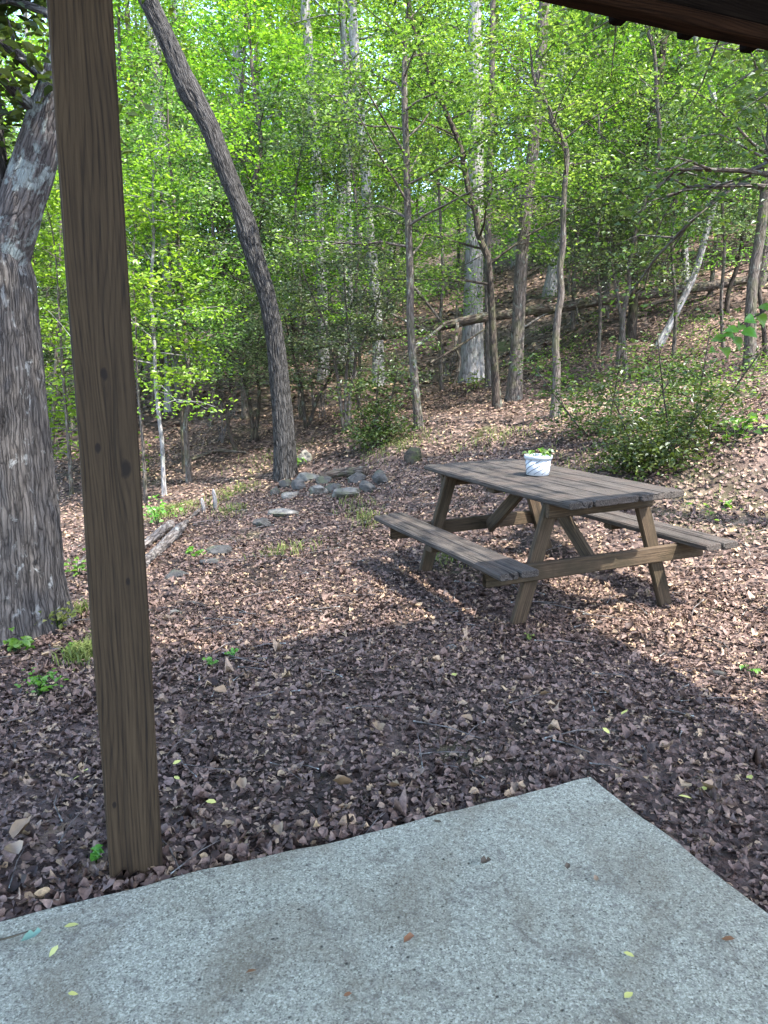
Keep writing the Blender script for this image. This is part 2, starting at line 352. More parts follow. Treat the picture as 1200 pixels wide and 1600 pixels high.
def wood_mat(name, dark, mid, light, freq=60, rough=.8, bumps=.5, crack=.5, knots=(), wave=.22, weather=None, spec=.25):
    """grain runs along local X; the knots are (x, y, radius) on the face seen in local X/Y"""
    m = NT(name); tc = m.n('ShaderNodeTexCoord').outputs['Object']; oi = m.n('ShaderNodeObjectInfo').outputs['Random']
    mp = m.n('ShaderNodeMapping'); m.l(tc, mp.inputs['Vector']); m.l(m.math('MULTIPLY', oi, 23.), mp.inputs['Location'])
    sx = m.n('ShaderNodeSeparateXYZ'); m.l(mp.outputs[0], sx.inputs[0])
    raw = m.n('ShaderNodeSeparateXYZ'); m.l(tc, raw.inputs[0])
    x, y, z = sx.outputs
    kn = None; y2 = y
    for (kx, ky, kr) in knots:
        dx = m.math('MULTIPLY', m.math('SUBTRACT', raw.outputs[0], kx), .55 / kr); dy = m.math('DIVIDE', m.math('SUBTRACT', raw.outputs[1], ky), kr)
        d2 = m.math('ADD', m.math('MULTIPLY', dx, dx), m.math('MULTIPLY', dy, dy))
        dx2 = m.math('MULTIPLY', dx, .3); e2 = m.math('ADD', m.math('MULTIPLY', dx2, dx2), m.math('MULTIPLY', dy, dy))
        gs = m.math('POWER', 2.718, m.math('MULTIPLY', e2, -.35))
        y2 = m.math('ADD', y2, m.math('MULTIPLY', m.math('MULTIPLY', dy, gs), -kr * .75))
        k1 = m.math('SUBTRACT', 1.5, m.math('MULTIPLY', d2, m.math('MULTIPLY_ADD', m.noise(mp.outputs[0], 55, 3), 2.6, .1)), clamp=True); kn = k1 if kn is None else m.math('MAXIMUM', kn, k1)
    cb = m.n('ShaderNodeCombineXYZ'); m.l(m.math('MULTIPLY', x, .9), cb.inputs[0]); m.l(m.math('MULTIPLY', y2, 7.), cb.inputs[1]); m.l(m.math('MULTIPLY', z, 7.), cb.inputs[2])
    big = m.noise(cb.outputs[0], 1.1, 2, .5)
    c2 = m.n('ShaderNodeCombineXYZ'); m.l(m.math('MULTIPLY', x, 1.6), c2.inputs[0]); m.l(m.math('MULTIPLY', y2, freq), c2.inputs[1]); m.l(m.math('MULTIPLY', z, freq), c2.inputs[2])
    fine = m.noise(c2.outputs[0], 2.6, 4, .65)
    wv = m.math('SINE', m.math('ADD', m.math('MULTIPLY', m.math('ADD', y2, m.math('MULTIPLY', z, .4)), freq * 7.5), m.math('MULTIPLY', big, 34.)))
    wv = m.math('SUBTRACT', 1., m.math('POWER', m.math('ABSOLUTE', wv), .6))
    g = m.math('SUBTRACT', m.math('ADD', m.math('MULTIPLY', fine, .75), .09), m.math('MULTIPLY', wv, wave))
    col = m.ramp(g, [(.24, dark), (.38, mid), (.56, light)])
    col = m.mix(m.math('MULTIPLY', m.noise(mp.outputs[0], 3.5, 3), .55), col, dark)
    c3 = m.n('ShaderNodeCombineXYZ'); m.l(m.math('MULTIPLY', x, 1.1), c3.inputs[0]); m.l(m.math('MULTIPLY', y2, 30.), c3.inputs[1]); m.l(m.math('MULTIPLY', z, 30.), c3.inputs[2])
    ck = m.ramp(m.noise(c3.outputs[0], 1., 2, .4), [(.30, (1, 1, 1)), (.36, (0, 0, 0))])
    col = m.mix(m.math('MULTIPLY', ck, crack), col, tuple(a * .25 for a in dark))
    if weather:
        wm = m.ramp(m.noise(mp.outputs[0], weather[1], 5, .65), [(.46, (0, 0, 0)), (.64, (.8, .8, .8))]); col = m.mix(wm, col, m.mix(fine, tuple(.45 * a for a in weather[0]), weather[0]))
    if kn is not None:
        col = m.mix(m.math('MULTIPLY', kn, .95, clamp=True), col, (.007, .004, .003))
    h = m.math('SUBTRACT', g, m.math('MULTIPLY', ck, crack))
    m.princ(col, rough, m.bump(h, bumps, .006), spec); return m.m
M['tablewood'] = wood_mat('table_wood', (.008, .0065, .0055), (.032, .027, .023), (.115, .100, .088), 55, .85, 1.0, .9, wave=.1, weather=((.085, .066, .055), 5))
M['legwood'] = wood_mat('leg_wood', (.015, .0095, .0055), (.050, .033, .019), (.10, .07, .042), 45, .8, .5, .5, wave=.12, weather=((.034, .027, .014), 4))
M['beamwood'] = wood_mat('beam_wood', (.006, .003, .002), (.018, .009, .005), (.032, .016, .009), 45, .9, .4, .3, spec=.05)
M['shaded_roofwood'] = wood_mat('shaded_roof_wood', (.004, .003, .003), (.008, .006, .005), (.013, .010, .008), 45, .95, .4, .3, spec=.02)  # near-black base colour carries the deep shade under the roof

def bark_mat(name, dark, mid, light, sc=1.0, lichen=0., lich_col=(.42, .46, .43), moss=0., bumps=.9, dist=.02, stretch=.16):
    m = NT(name); co2 = m.coord(scale=(1, 1, 1), attr='bark')
    wr = m.n('ShaderNodeTexNoise'); m.l(co2, wr.inputs['Vector']); wr.inputs['Scale'].default_value = 7 * sc; wr.inputs['Detail'].default_value = 3
    va = m.n('ShaderNodeVectorMath', operation='MULTIPLY_ADD'); m.l(wr.outputs['Color'], va.inputs[0]); va.inputs[1].default_value = (.05 / sc, .05 / sc, .12 / sc); m.l(co2, va.inputs[2])
    mp = m.n('ShaderNodeMapping'); m.l(va.outputs[0], mp.inputs['Vector']); mp.inputs['Scale'].default_value = (1, 1, stretch); co = mp.outputs[0]
    n1 = m.noise(co, 22 * sc, 4, .6); n2 = m.noise(co, 85 * sc, 3, .65); v = m.vor(co, 30 * sc, 'DISTANCE_TO_EDGE')
    pl = m.ramp(v, [(.0, (0, 0, 0)), (.10, (.6, .6, .6)), (.28, (1, 1, 1))])
    g = m.math('ADD', m.math('MULTIPLY', pl, .38), m.math('MULTIPLY', n1, .55))
    g = m.math('ADD', g, m.math('MULTIPLY', m.math('SUBTRACT', n2, .5), .45))
    col = m.ramp(g, [(.20, dark), (.48, mid), (.82, light)])
    if lichen:
        lm = m.ramp(m.noise(co2, 9, 5, .68, .4), [(.62 - .16 * lichen, (0, 0, 0)), (.70 - .14 * lichen, (.9, .9, .9))]); col = m.mix(lm, col, m.mix(n2, tuple(a * .55 for a in lich_col), lich_col))
    if moss:
        mm = m.ramp(m.noise(co2, 4, 5, .6), [(.5, (0, 0, 0)), (.66, (moss,) * 3)]); col = m.mix(mm, col, (.08, .10, .03))
    m.princ(col, .88, m.bump(g, bumps, dist), .2); return m.m
M['bark_big'] = bark_mat('bark_big', (.013, .0118, .0112), (.054, .049, .0465), (.116, .107, .101), 1.15, .18, (.26, .27, .27), stretch=.11)
M['bark_lichen'] = bark_mat('bark_lichen', (.026, .023, .022), (.07, .062, .06), (.13, .12, .117), 1.3, .75, (.27, .31, .30), stretch=.2)
M['bark_lean'] = bark_mat('bark_lean', (.007, .0066, .0064), (.032, .0305, .0295), (.088, .084, .081), 1.25, 0, stretch=.13, bumps=1.0, dist=.03)
M['bark_grey'] = bark_mat('bark_grey', (.03, .025, .02), (.085, .07, .06), (.16, .135, .118), 1.0, .3, (.22, .235, .2), .3)
M['bark_dark'] = bark_mat('bark_dark', (.015, .012, .010), (.045, .035, .028), (.085, .068, .056), 1.0, .25, (.15, .16, .13), .3)
M['bark_pale'] = bark_mat('bark_pale', (.09, .082, .08), (.21, .20, .198), (.34, .33, .335), .6, .5, (.32, .34, .32), .2)
M['dead'] = bark_mat('dead_wood', (.04, .034, .03), (.115, .10, .092), (.20, .183, .17), 1.0, .25)
M['dead_dark'] = bark_mat('rotting_wood', (.02, .015, .012), (.065, .05, .04), (.14, .115, .095), .8, .4, (.2, .2, .17), .4)
def rock_mat(name, a, b, moss):
    m = NT(name); co = m.coord('Object'); n = m.noise(co, 14, 6, .6); col = m.mix(m.ramp(n, [(.3, (0, 0, 0)), (.7, (1, 1, 1))]), a, b)
    mm = m.ramp(m.noise(co, 7, 4), [(.5, (0, 0, 0)), (.62, (moss,) * 3)]); col = m.mix(mm, col, (.045, .058, .018))
    m.princ(col, .85, m.bump(n, .6, .02), .25); return m.m
M['rock_pale'] = rock_mat('rock_pale', (.06, .055, .048), (.21, .20, .18), .5)
M['rock_grey'] = rock_mat('rock_grey', (.03, .028, .025), (.09, .088, .084), .5)
M['rock_moss'] = rock_mat('rock_moss', (.02, .017, .013), (.055, .047, .035), .9)
m_ = NT('pot'); m_c = m_.coord('Object', rnd=False); m_.princ(m_.mix(m_.noise(m_c, 40, 3), (.30, .33, .37), (.48, .51, .54)), .45, None, .4); M['pot'] = m_.m
m_ = NT('pot_groove'); m_.princ((.08, .09, .12), .6); M['groove'] = m_.m
m_ = NT('potting_soil'); m_c = m_.coord('Object'); m_.princ(m_.mix(m_.noise(m_c, 80, 3), (.015, .01, .008), (.06, .045, .03)), .9); M['soil'] = m_.m

# ------------------------------------------------------------------ ground sheet
def axis(lo, hi, c, n, fine):
    t = np.linspace(-1, 1, n); s = np.sinh(t * fine) / np.sinh(fine)
    return np.where(s < 0, c + s * (c - lo), c + s * (hi - c))
gx = axis(-95, 95, .3, 330, 5.2); gy = axis(-50, 150, 4.5, 340, 5.2)
GX, GY = np.meshgrid(gx, gy); gz = hgt(GX.ravel(), GY.ravel())
i = (np.arange(len(gy) - 1)[:, None] * len(gx) + np.arange(len(gx) - 1)[None, :]).ravel()
o = obj('ground', mesh('ground', np.c_[GX.ravel(), GY.ravel(), gz], [np.c_[i, i + 1, i + 1 + len(gx), i + len(gx)]]), M['ground']); o['kind'] = 'structure'
GROUND = o

# ------------------------------------------------------------------ concrete patio slab
CORN = np.array([.7055, 2.3598]); EA = np.array([-.9256, -.3785]); EB = np.array([.3785, -.9256])   # along the post line / back to the house
def slab():
    pts = []
    def edge(p, q, n, s):
        t = np.linspace(0, 1, n, endpoint=False)[:, None]; P = p + (q - p) * t; nn = np.array([-(q - p)[1], (q - p)[0]]); nn = nn / np.linalg.norm(nn)
        j = .006 * fbm(np.c_[P * 6, 0 * t], s) + .010 * np.maximum(0, vnoise(np.c_[P * 9, 0 * t], s + 4) - .45)
        return P + nn * j[:, None]
    a, b, c, d = CORN, CORN + EA * 6, CORN + EA * 6 + EB * 5.5, CORN + EB * 5.5
    pts = np.vstack([edge(a, b, 240, 1), edge(b, c, 20, 2), edge(c, d, 20, 3), edge(d, a, 220, 4)])
    cen = pts.mean(0); n = len(pts)
    V = []
    for (ins, z) in ((.000, -.14), (0.0, -.012), (.003, -.004), (.010, 0.0)):
        dd = (cen - pts); dd /= np.linalg.norm(dd, axis=1)[:, None]
        V.append(np.c_[pts + dd * ins, np.full(n, z) + (0.0015 * vnoise(np.c_[pts * 12, 0 * pts[:, :1]], 9) if z > -.1 else 0)])
    V = np.vstack(V + [np.array([[cen[0], cen[1], 0]])]); j = np.arange(n); k = (j + 1) % n
    Q = np.vstack([np.c_[l * n + j, l * n + k, (l + 1) * n + k, (l + 1) * n + j] for l in range(3)])
    T = np.c_[3 * n + j, 3 * n + k, np.full(n, 4 * n)]
    return mesh('concrete_patio', V, [Q, T], None, False)
o = obj('concrete_patio', slab(), M['concrete']); o['kind'] = 'structure'
def on_slab(x, y): 
    q = np.stack([x - CORN[0], y - CORN[1]], -1); return ((q @ EA) > -.01) & ((q @ EB) > -.01)

# ------------------------------------------------------------------ boards
def board(name, p0, p1, width, thick, up, mat, parent, seg=10, rough=.002, wav=.003, seed=0, cut0=0., cut1=0., rad=.006, nails=None):
    """one board from p0 to p1 (parent space); local X = grain, local Y = width, local Z = thickness direction (close to `up`)"""
    p0, p1 = Vector(p0), Vector(p1); X = (p1 - p0); L = X.length; X.normalize(); Z = Vector(up); Z = (Z - X * Z.dot(X)).normalized(); Y = Z.cross(X)
    hw, ht = width / 2, thick / 2; r = min(rad, ht * .6)
    cs = np.array([(-hw + r, -ht), (0, -ht), (hw - r, -ht), (hw, -ht + r), (hw, ht - r), (hw - r, ht), (hw * .33, ht), (-hw * .33, ht), (-hw + r, ht), (-hw, ht - r), (-hw, -ht + r)]); k = len(cs)
    xs = np.r_[-L / 2, -L / 2 + .004, np.linspace(-L / 2 + .02, L / 2 - .02, seg), L / 2 - .004, L / 2]; n = len(xs)
    V = np.zeros((n, k, 3)); V[..., 0] = xs[:, None]; V[..., 1] = cs[:, 0]; V[..., 2] = cs[:, 1]
    for e in (0, -1): V[e, :, 1:] *= (1 - .004 / hw, 1 - .004 / ht * .9)
    q = V.reshape(-1, 3); so_ = seed * 7.3
    q[:, 1] += wav * vnoise(np.c_[q[:, 0] * 2.2 + so_, np.sign(q[:, 1]) * 3, q[:, 1] * 0], 11)
    q[:, 2] += wav * .7 * vnoise(np.c_[q[:, 0] * 1.6 + so_, q[:, 1] * 5, q[:, 1] * 0], 12) + rough * vnoise(np.c_[q[:, 0] * 11 + so_, q[:, 1] * 40, q[:, 2] * 30], 13)
    V = q.reshape(n, k, 3)
    lf = (V[..., 1] / hw); V[:2, :, 0] += cut0 * (lf[:2] + 1) / 2; V[-2:, :, 0] -= cut1 * (lf[-2:] + 1) / 2
    V[0, :, 0] += rough * 2 * vnoise(np.c_[cs * 60, np.full(k, so_)], 14); V[-1, :, 0] += rough * 2 * vnoise(np.c_[cs * 60, np.full(k, so_ + 9)], 15)
    i = np.arange(n - 1)[:, None] * k; j = np.arange(k)[None]; j2 = (j + 1) % k
    Q = np.stack([i + j, i + k + j, i + k + j2, i + j2], -1).reshape(-1, 4)[:, ::-1]
    me = mesh(name, V.reshape(-1, 3), [Q, np.arange(k)[None, ::-1], np.arange((n - 1) * k, n * k)[None]], None, False)
    o = obj(name, me, mat, parent)
    mt = Matrix((X, Y, Z)).transposed().to_4x4(); mt.translation = (p0 + p1) / 2; o.matrix_local = mt
    return o

# ------------------------------------------------------------------ wooden post and porch roof
pc = np.array([-.676, 1.856]) - EB * .07            # centre of the post (its house-side face was measured)
PTOP, PBOT = 2.412, -.12
zmid, = ((PTOP + PBOT) / 2,)
def kp(px, py):                                      # a knot seen at a pixel -> board coordinates on the house-side face
    d = ray(px, py); fc = pc + EB * .07; t = (fc @ EB) / (d[:2] @ EB); q = np.array([0, 0, CAMZ]) + d * t
    return (q[2] - zmid, (q[:2] - pc) @ EA)
kn = [(*kp(197, 733), .014), (*kp(153, 700), .008), (*kp(200, 909), .006), (*kp(163, 585), .009), (*kp(179, 1258), .006)]
M['postwood'] = wood_mat('post_wood', (.0085, .005, .0025), (.034, .0215, .0105), (.061, .041, .022), 42, .75, .6, .45, knots=kn, wave=.16)
post = thing('wooden_post', 'square brown timber post with knots standing at the edge of the concrete patio', 'post', (pc[0], pc[1], 0))
board('post_shaft', (0, 0, PBOT), (0, 0, PTOP), .14, .14, (EB[0], EB[1], 0), M['postwood'], post, seg=40, rough=.0006, wav=.0015, rad=.005)

roof = thing('porch_roof', 'shade-darkened timber porch roof edge with brown beam and rafter ends overhead', 'roof', (pc[0], pc[1], PTOP))
def L2(s, b, z): q = -EA * s + EB * b; return (q[0], q[1], z)     # s along the beam (to the right), b towards the house
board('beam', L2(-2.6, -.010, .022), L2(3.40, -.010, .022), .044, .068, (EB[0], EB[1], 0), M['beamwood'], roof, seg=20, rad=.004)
board('shaded_beam_side', L2(-2.6, -.012, .125), L2(3.40, -.012, .125), .16, .062, (EB[0], EB[1], 0), M['shaded_roofwood'], roof, seg=20, rad=.003)  # beam side above the brown strip, its shade put in as black colour
PITCHR = .28
for k in range(0, 7): board('rafter_tail', L2(1.575 + .272 * k, -.045, .030), L2(1.575 + .272 * k, -.095, .022), .05, .034, (0, 0, 1), M['shaded_roofwood'], roof, seg=3, rad=.003)
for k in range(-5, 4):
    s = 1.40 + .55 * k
    board('rafter', L2(s, -.10, .24 - .10 * PITCHR), L2(s, 4.6, .24 + 4.6 * PITCHR), .04, .09, (0, 0, 1), M['shaded_roofwood'], roof, seg=4, rad=.003)
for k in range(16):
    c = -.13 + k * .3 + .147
    board('roof_board', L2(-2.7, c, .30 + c * PITCHR), L2(3.47, c, .30 + c * PITCHR), .303, .02, (-EB[0] * PITCHR, -EB[1] * PITCHR, 1), M['shaded_roofwood'], roof, seg=4, rad=.002, wav=0)

# ------------------------------------------------------------------ picnic table
TX, TY, TROT = 1.006, 4.855, -1.189
table = thing('picnic_table', 'weathered grey wooden picnic table with attached benches on the leaf litter', 'picnic table', (TX, TY, -.055))
table.rotation_euler = (R(-1.6), 0, 0)
table.rotation_mode = 'XYZ'
qm = Matrix.Rotation(TROT, 4, 'Z') @ Matrix.Rotation(R(1.7), 4, 'X')
table.rotation_euler = qm.to_euler()
L_, W_ = 1.80, .775
pw = W_ / 5
for k in range(5):
    v = -W_ / 2 + pw * (k + .5); e = [.0, .012, -.008, .006, -.004][k]
    board('tabletop_plank', (-L_ / 2 + e * .6, v, .731 + .002 * (k % 2)), (L_ / 2 + e, v, .731 + .002 * (k % 2)), pw - .007, .038, (0, 0, 1), M['tablewood'], table, seg=34, rough=.0022, wav=.004, seed=k + 1, rad=.009)
for sd in (-1, 1):
    for k in range(2):
        v = sd * (.558 + .0595 + .119 * k); e = [.0, .01][k] * sd
        board('bench_plank', (-L_ / 2 - e, v, .397), (L_ / 2 + e, v, .397), .113, .038, (0, 0, 1), M['tablewood'], table, seg=34, rough=.0022, wav=.0035, seed=20 + k + sd, rad=.009)
for u, od in ((-.62, -1), (.62, 1)):
    for sd in (-1, 1):
        board('leg', (u, sd * .30, .712), (u, sd * .545, -.05), .089, .04, (1, 0, 0), M['legwood'], table, seg=8, rough=.0008, wav=.0015, seed=u * 9 + sd)
    board('top_cleat', (u + od * .040, -.36, .668), (u + od * .040, .36, .668), .085, .038, (1, 0, 0), M['legwood'], table, seg=8, rough=.0008, wav=.001, seed=u * 7)
    board('stretcher', (u + od * .041, -.775, .329), (u + od * .041, .775, .329), .096, .038, (-1, 0, 0), M['legwood'], table, seg=12, rough=.0008, wav=.001, seed=u * 5, cut0=.09, cut1=.09)
    board('diagonal_brace', (u - od * .01, 0, .30), (od * .10, 0, .690), .089, .038, (0, 1, 0), M['legwood'], table, seg=6, rough=.0008, wav=.001, seed=u * 3)
board('centre_cleat', (0, -.34, .692), (0, .34, .692), .089, .038, (0, 0, 1), M['legwood'], table, seg=6, rough=.0008, wav=.001)
for sd in (-1, 1): board('bench_cleat', (0, sd * .575, .358), (0, sd * .78, .358), .089, .036, (0, 0, 1), M['legwood'], table, seg=4, rough=.0008, wav=.001)

# ------------------------------------------------------------------ flower pot on the table
bpy.context.view_layer.update()
TM = table.matrix_world.copy()
def on_table(px, py, z=.752):
    d = Vector(ray(px, py)); o_ = Vector((0, 0, CAMZ)); n = (TM.to_3x3() @ Vector((0, 0, 1))); p = TM @ Vector((0, 0, z)); return o_ + d * ((p - o_).dot(n) / d.dot(n))
pp = on_table(840, 742)
pot = thing('flower_pot', 'white plastic flower pot with diagonal grooves and small green plants on the picnic table', 'flower pot', pp)
def lathe(prof, n=48):
    pr = np.array(prof, float); th = np.linspace(0, 2 * math.pi, n, endpoint=False)
    V = np.stack([pr[:, None, 0] * np.cos(th), pr[:, None, 0] * np.sin(th), np.broadcast_to(pr[:, None, 1], (len(pr), n))], -1).reshape(-1, 3)
    i = np.arange(len(pr) - 1)[:, None] * n; j = np.arange(n)[None]; j2 = (j + 1) % n
    return V, np.stack([i + j, i + j2, i + n + j2, i + n + j], -1).reshape(-1, 4)
V, Q = lathe([(.001, 0), (.066, 0), (.072, .004), (.083, .108), (.079, .108), (.070, .012), (.001, .012)]); obj('pot_body', mesh('pot_body', V, [Q]), M['pot'], pot)
V, Q = lathe([(.084, .106), (.0905, .107), (.0915, .126), (.089, .131), (.081, .131), (.079, .106)]); obj('rim', mesh('rim', V, [Q]), M['pot'], pot)
V, Q = lathe([(.001, .112), (.04, .115), (.0795, .110)]); obj('potting_soil', mesh('potting_soil', V, [Q]), M['soil'], pot)
for k in range(9):
    t = np.linspace(0, 1, 14); a = 2 * math.pi * k / 9 + t * 1.9; z = .012 + t * .090; r = .0722 + (.0825 - .0722) * (z / .108) + .0004
    mb = MB(); mb.tube(np.c_[r * np.cos(a), r * np.sin(a), z], .0022, 5); obj('groove', mb.mesh('groove'), M['groove'], pot)
for k in range(17):
    a = rng.uniform(0, 6.28); rr = .085 * math.sqrt(rng.random()); h_ = rng.uniform(.145, .175); 
    mb = MB(); b0 = np.array([rr * .6 * math.cos(a), rr * .6 * math.sin(a), .112]); b1 = np.array([rr * 1.15 * math.cos(a), rr * 1.15 * math.sin(a), h_ - .012])
    if k < 10: mb.tube(np.array([b0, (b0 + b1) / 2 + [0, 0, .01], b1]), .0016, 4); obj('stem', mb.mesh('stem'), M['leaf_fresh'], pot)
    v, f, rn = leaves('broad', b1[None], np.array([[math.cos(a) * .5, math.sin(a) * .5, 1.]]) + rng.normal(0, .25, (1, 3)), np.array([a]), np.array([rng.uniform(.035, .055)]), .4, -.3)
    obj('leaf', leafmesh('leaf', [(v, f, rn)]), M['leaf_mid'], pot)

# ------------------------------------------------------------------ trees
def taper(P, r0, r1, pw=1.0):
    s = np.concatenate([[0], np.cumsum(np.linalg.norm(np.diff(P, axis=0), axis=1))]); s /= s[-1]; return r0 + (r1 - r0) * s ** pw
def grow(mb, P, rad, z0, nl, ll, subs=5, spr=3, rg=rng, up=.35, droop=.15, azr=None, hmax=None):
    """limbs with side twigs from the trunk path P above height z0 -> points where leaf sprays sit (with outward direction)"""
    S = []; idx = np.nonzero(P[:, 2] >= z0)[0]
    if len(idx) < 2: idx = np.arange(len(P) - 2, len(P))
    az = rg.uniform(0, 6.28)
    for k in range(nl):
        t = (k + rg.random() * .8) / nl; ii = idx[min(int(t * len(idx)), len(idx) - 1)]; p = P[ii]; r = max(rad[ii] * .42, .006)
        az += 2.4 + rg.normal(0, .4)
        a = az if azr is None else rg.uniform(*azr)
        L = ll * (1 - .55 * t) * rg.uniform(.65, 1.2); el = up + .5 * t + rg.normal(0, .15)
        d = np.array([math.cos(a) * math.cos(el), math.sin(a) * math.cos(el), math.sin(el)])
        q = [p]; n = 6
        for m_i in range(1, n):
            d = d + rg.normal(0, .14, 3) + np.array([0, 0, -droop * .35 + .03]); d /= np.linalg.norm(d); q.append(q[-1] + d * L / (n - 1))
        q = np.array(q); mb.tube(q, np.linspace(r, max(r * .25, .003), n), 5, cap=False)
        for j in range(subs):
            u_ = rg.uniform(.25, 1.0); b = q[min(int(u_ * (n - 1)), n - 2)]; b = b + (q[min(int(u_ * (n - 1)), n - 2) + 1] - b) * rg.random()
            sd = 1 if j % 2 else -1; th = a + sd * rg.uniform(.5, 1.2); e2 = rg.normal(.05, .25); l2 = L * rg.uniform(.25, .5)
            d2 = np.array([math.cos(th) * math.cos(e2), math.sin(th) * math.cos(e2), math.sin(e2)])
            c = b + d2 * l2 * .5 + rg.normal(0, .05 * l2, 3); e = b + d2 * l2 + np.array([0, 0, -droop * l2 * .5])
            mb.tube(np.array([b, c, e]), np.array([max(r * .35, .004), max(r * .22, .003), .0018]), 4, cap=False)
            for s_ in range(spr):
                S.append(np.r_[b + (e - b) * (s_ + 1) / spr + rg.normal(0, .04, 3), d2])
        S.append(np.r_[q[-1], d])
    return np.array(S)
def foliage(name, S, per, size, spread, kind='oval', flat=.35, rg=rng, tilt=.5, zmin=None):
    n = len(S) * per; c = np.repeat(S[:, :3], per, 0); d = np.repeat(S[:, 3:], per, 0)
    P = c + rg.normal(0, 1, (n, 3)) * spread * [1, 1, flat]
    N = np.array([0, 0, 1.]) + rg.normal(0, tilt, (n, 3)) ; yaw = np.arctan2(d[:, 1], d[:, 0]) + rg.normal(0, .9, n)
    v, f, rn = leaves(kind, P, N, yaw, size * rg.uniform(.6, 1.25, n), .3, -.25, 0, rg)
    return leafmesh(name, [(v, f, rn)])
def path_px(pts, Y, dY=0., n=40):
    P = [ony(x, y, Y + dY * i / max(len(pts) - 1, 1)) for i, (x, y) in enumerate(pts)]
    return P
def px_tree(name, label, cat, pts, w0, w1, bark, leafm, top=2.0, group=None, crown=None, sides=10, ridge=0, flare=1.35, dY=0., Y=None, nseg=None, seed=0, bulges=()):
    """tree whose trunk follows photo pixels; depth from the ground its foot stands on; w0, w1 trunk widths in pixels; top = extra metres above the last point"""
    rg = np.random.default_rng(seed + 100)
    b = hit(*pts[0]) if Y is None else ony(*pts[0], Y)
    Yb = b[1]; P = path_px(pts, Yb, dY)
    b = P[0]; gz_ = h1(b[0], b[1]); P = [np.array([b[0], b[1], min(gz_, b[2]) - .12])] + P if abs(gz_ - b[2]) < .02 or gz_ < b[2] else [np.array([b[0], b[1], b[2] - .12])] + P
    if top > 0:
        d = P[-1] - P[-2]; d /= np.linalg.norm(d)
        for k in range(1, 4):
            d = d * .8 + np.array([rg.normal(0, .08), rg.normal(0, .08), .35]); d /= np.linalg.norm(d); P.append(P[-1] + d * top / 3)
    base = np.array([b[0], b[1], gz_]); C = catmull(P, nseg or max(24, len(P) * 6)) - base
    dist = np.hypot(b[1], b[2] - CAMZ) * math.cos(0.0)
    r0, r1 = w0 / FPX * dist / 2, w1 / FPX * dist / 2
    zz = C[:, 2]; rad = taper(C, r0, r1 * (.35 if top > 0 else 1), 1.0)
    zt = (ony(*pts[-1], Yb + dY) - base)[2]; f = np.clip(zz / max(zt, .1), 0, 1); rad = np.where(zz <= zt, r0 + (r1 - r0) * f, r1 * (1 - .75 * (zz - zt) / max(zz[-1] - zt, .1)))
    rad = rad * (1 + (flare - 1) * np.exp(-np.maximum(zz, 0) / (r0 * 3.2)))
    for (bx, by, am) in bulges:
        zb = (ony(bx, by, Yb) - base)[2]; rad = rad * (1 + am * np.exp(-((zz - zb) / .16) ** 2))
    rad = np.maximum(rad, .006)
    t = thing(name, label, cat, base, group); mb = MB(); mb.tube(C, rad, sides, ridge, seed)
    S = None
    if crown: 
        S = grow(mb, C, rad, crown.get('z0', 1.5), crown.get('nl', 14), crown.get('ll', 1.5), crown.get('subs', 5), crown.get('spr', 3), rg, crown.get('up', .3), crown.get('droop', .2), crown.get('azr'))
    obj('trunk', mb.mesh('trunk'), M[bark], t)
    if crown:
        obj('crown', foliage('crown', S, crown.get('per', 14), crown.get('size', .06), crown.get('spread', .16), crown.get('kind', 'oval'), crown.get('flat', .4), rg), M[leafm], t)
    return t
UND = dict(z0=1.6, nl=26, ll=1.8, subs=6, spr=3, per=16, size=.065, spread=.17)
SML = dict(z0=1.1, nl=18, ll=1.3, subs=5, spr=3, per=14, size=.06, spread=.15)
HIGH = dict(z0=8.0, nl=13, ll=3.2, subs=6, spr=3, per=12, size=.12, spread=.26, kind='diamond')

# the large forked trunk at the left
def big_left():
    b = hit(20, 985); Y = b[1]; base = np.array([b[0], b[1], b[2]])
    t = thing('forked_tree', 'massive grey-barked tree forking into two limbs beside the wooden post', 'tree', base)
    mb = MB(); P = [ony(x, y, Y) - base for x, y in ((-2, 1015), (-4, 985), (-8, 900), (-13, 780), (-20, 640), (-25, 520), (-28, 430), (-40, 300), (-52, 180), (-58, 60), (-64, -80), (-90, -400), (-110, -900))]
    C = catmull(P, 420); d = np.hypot(Y, 0) / FPX
    z = C[:, 2]; zf = (ony(-30, 430, Y) - base)[2]
    rad = np.interp(z, [-.1, 0, .12, .35, .9, 1.5, zf, zf + .25, zf + .6, 4, 9], np.array([140, 124, 112, 100, 92, 85, 73, 56, 49, 41, 16]) * d)
    mb.tube(C, rad, 200, .012, 3)
    k = MB(); br = [ony(x, y, Y - .02 * q) - base for q, (x, y) in enumerate(((-6, 470), (8, 400), (28, 335), (50, 268), (76, 180), (96, 110), (108, 20), (116, -90), (130, -350)))]
    Cb = catmull(br, 110); rb = np.interp(np.arange(110), [0, 14, 30, 60, 109], np.array([40, 35, 31, 25, 12]) * d); k.tube(Cb, rb, 48, .006, 8)
    S1 = grow(mb, C, rad, 3.6, 14, 2.6, 6, 3, np.random.default_rng(5)); S2 = grow(k, Cb, rb, 2.4, 8, .7, 6, 3, np.random.default_rng(6), azr=(1.9, 4.2))
    obj('trunk', mb.mesh('trunk'), M['bark_big'], t); l = obj('limb', k.mesh('limb'), M['bark_lichen'], t); l['label'] = 'right limb blotched with pale lichen'
    obj('crown', foliage('crown', S1, 12, .075, .2), M['leaf_dark'], t); obj('foliage', foliage('foliage', S2, 12, .07, .16), M['leaf_dark'], l)
big_left()
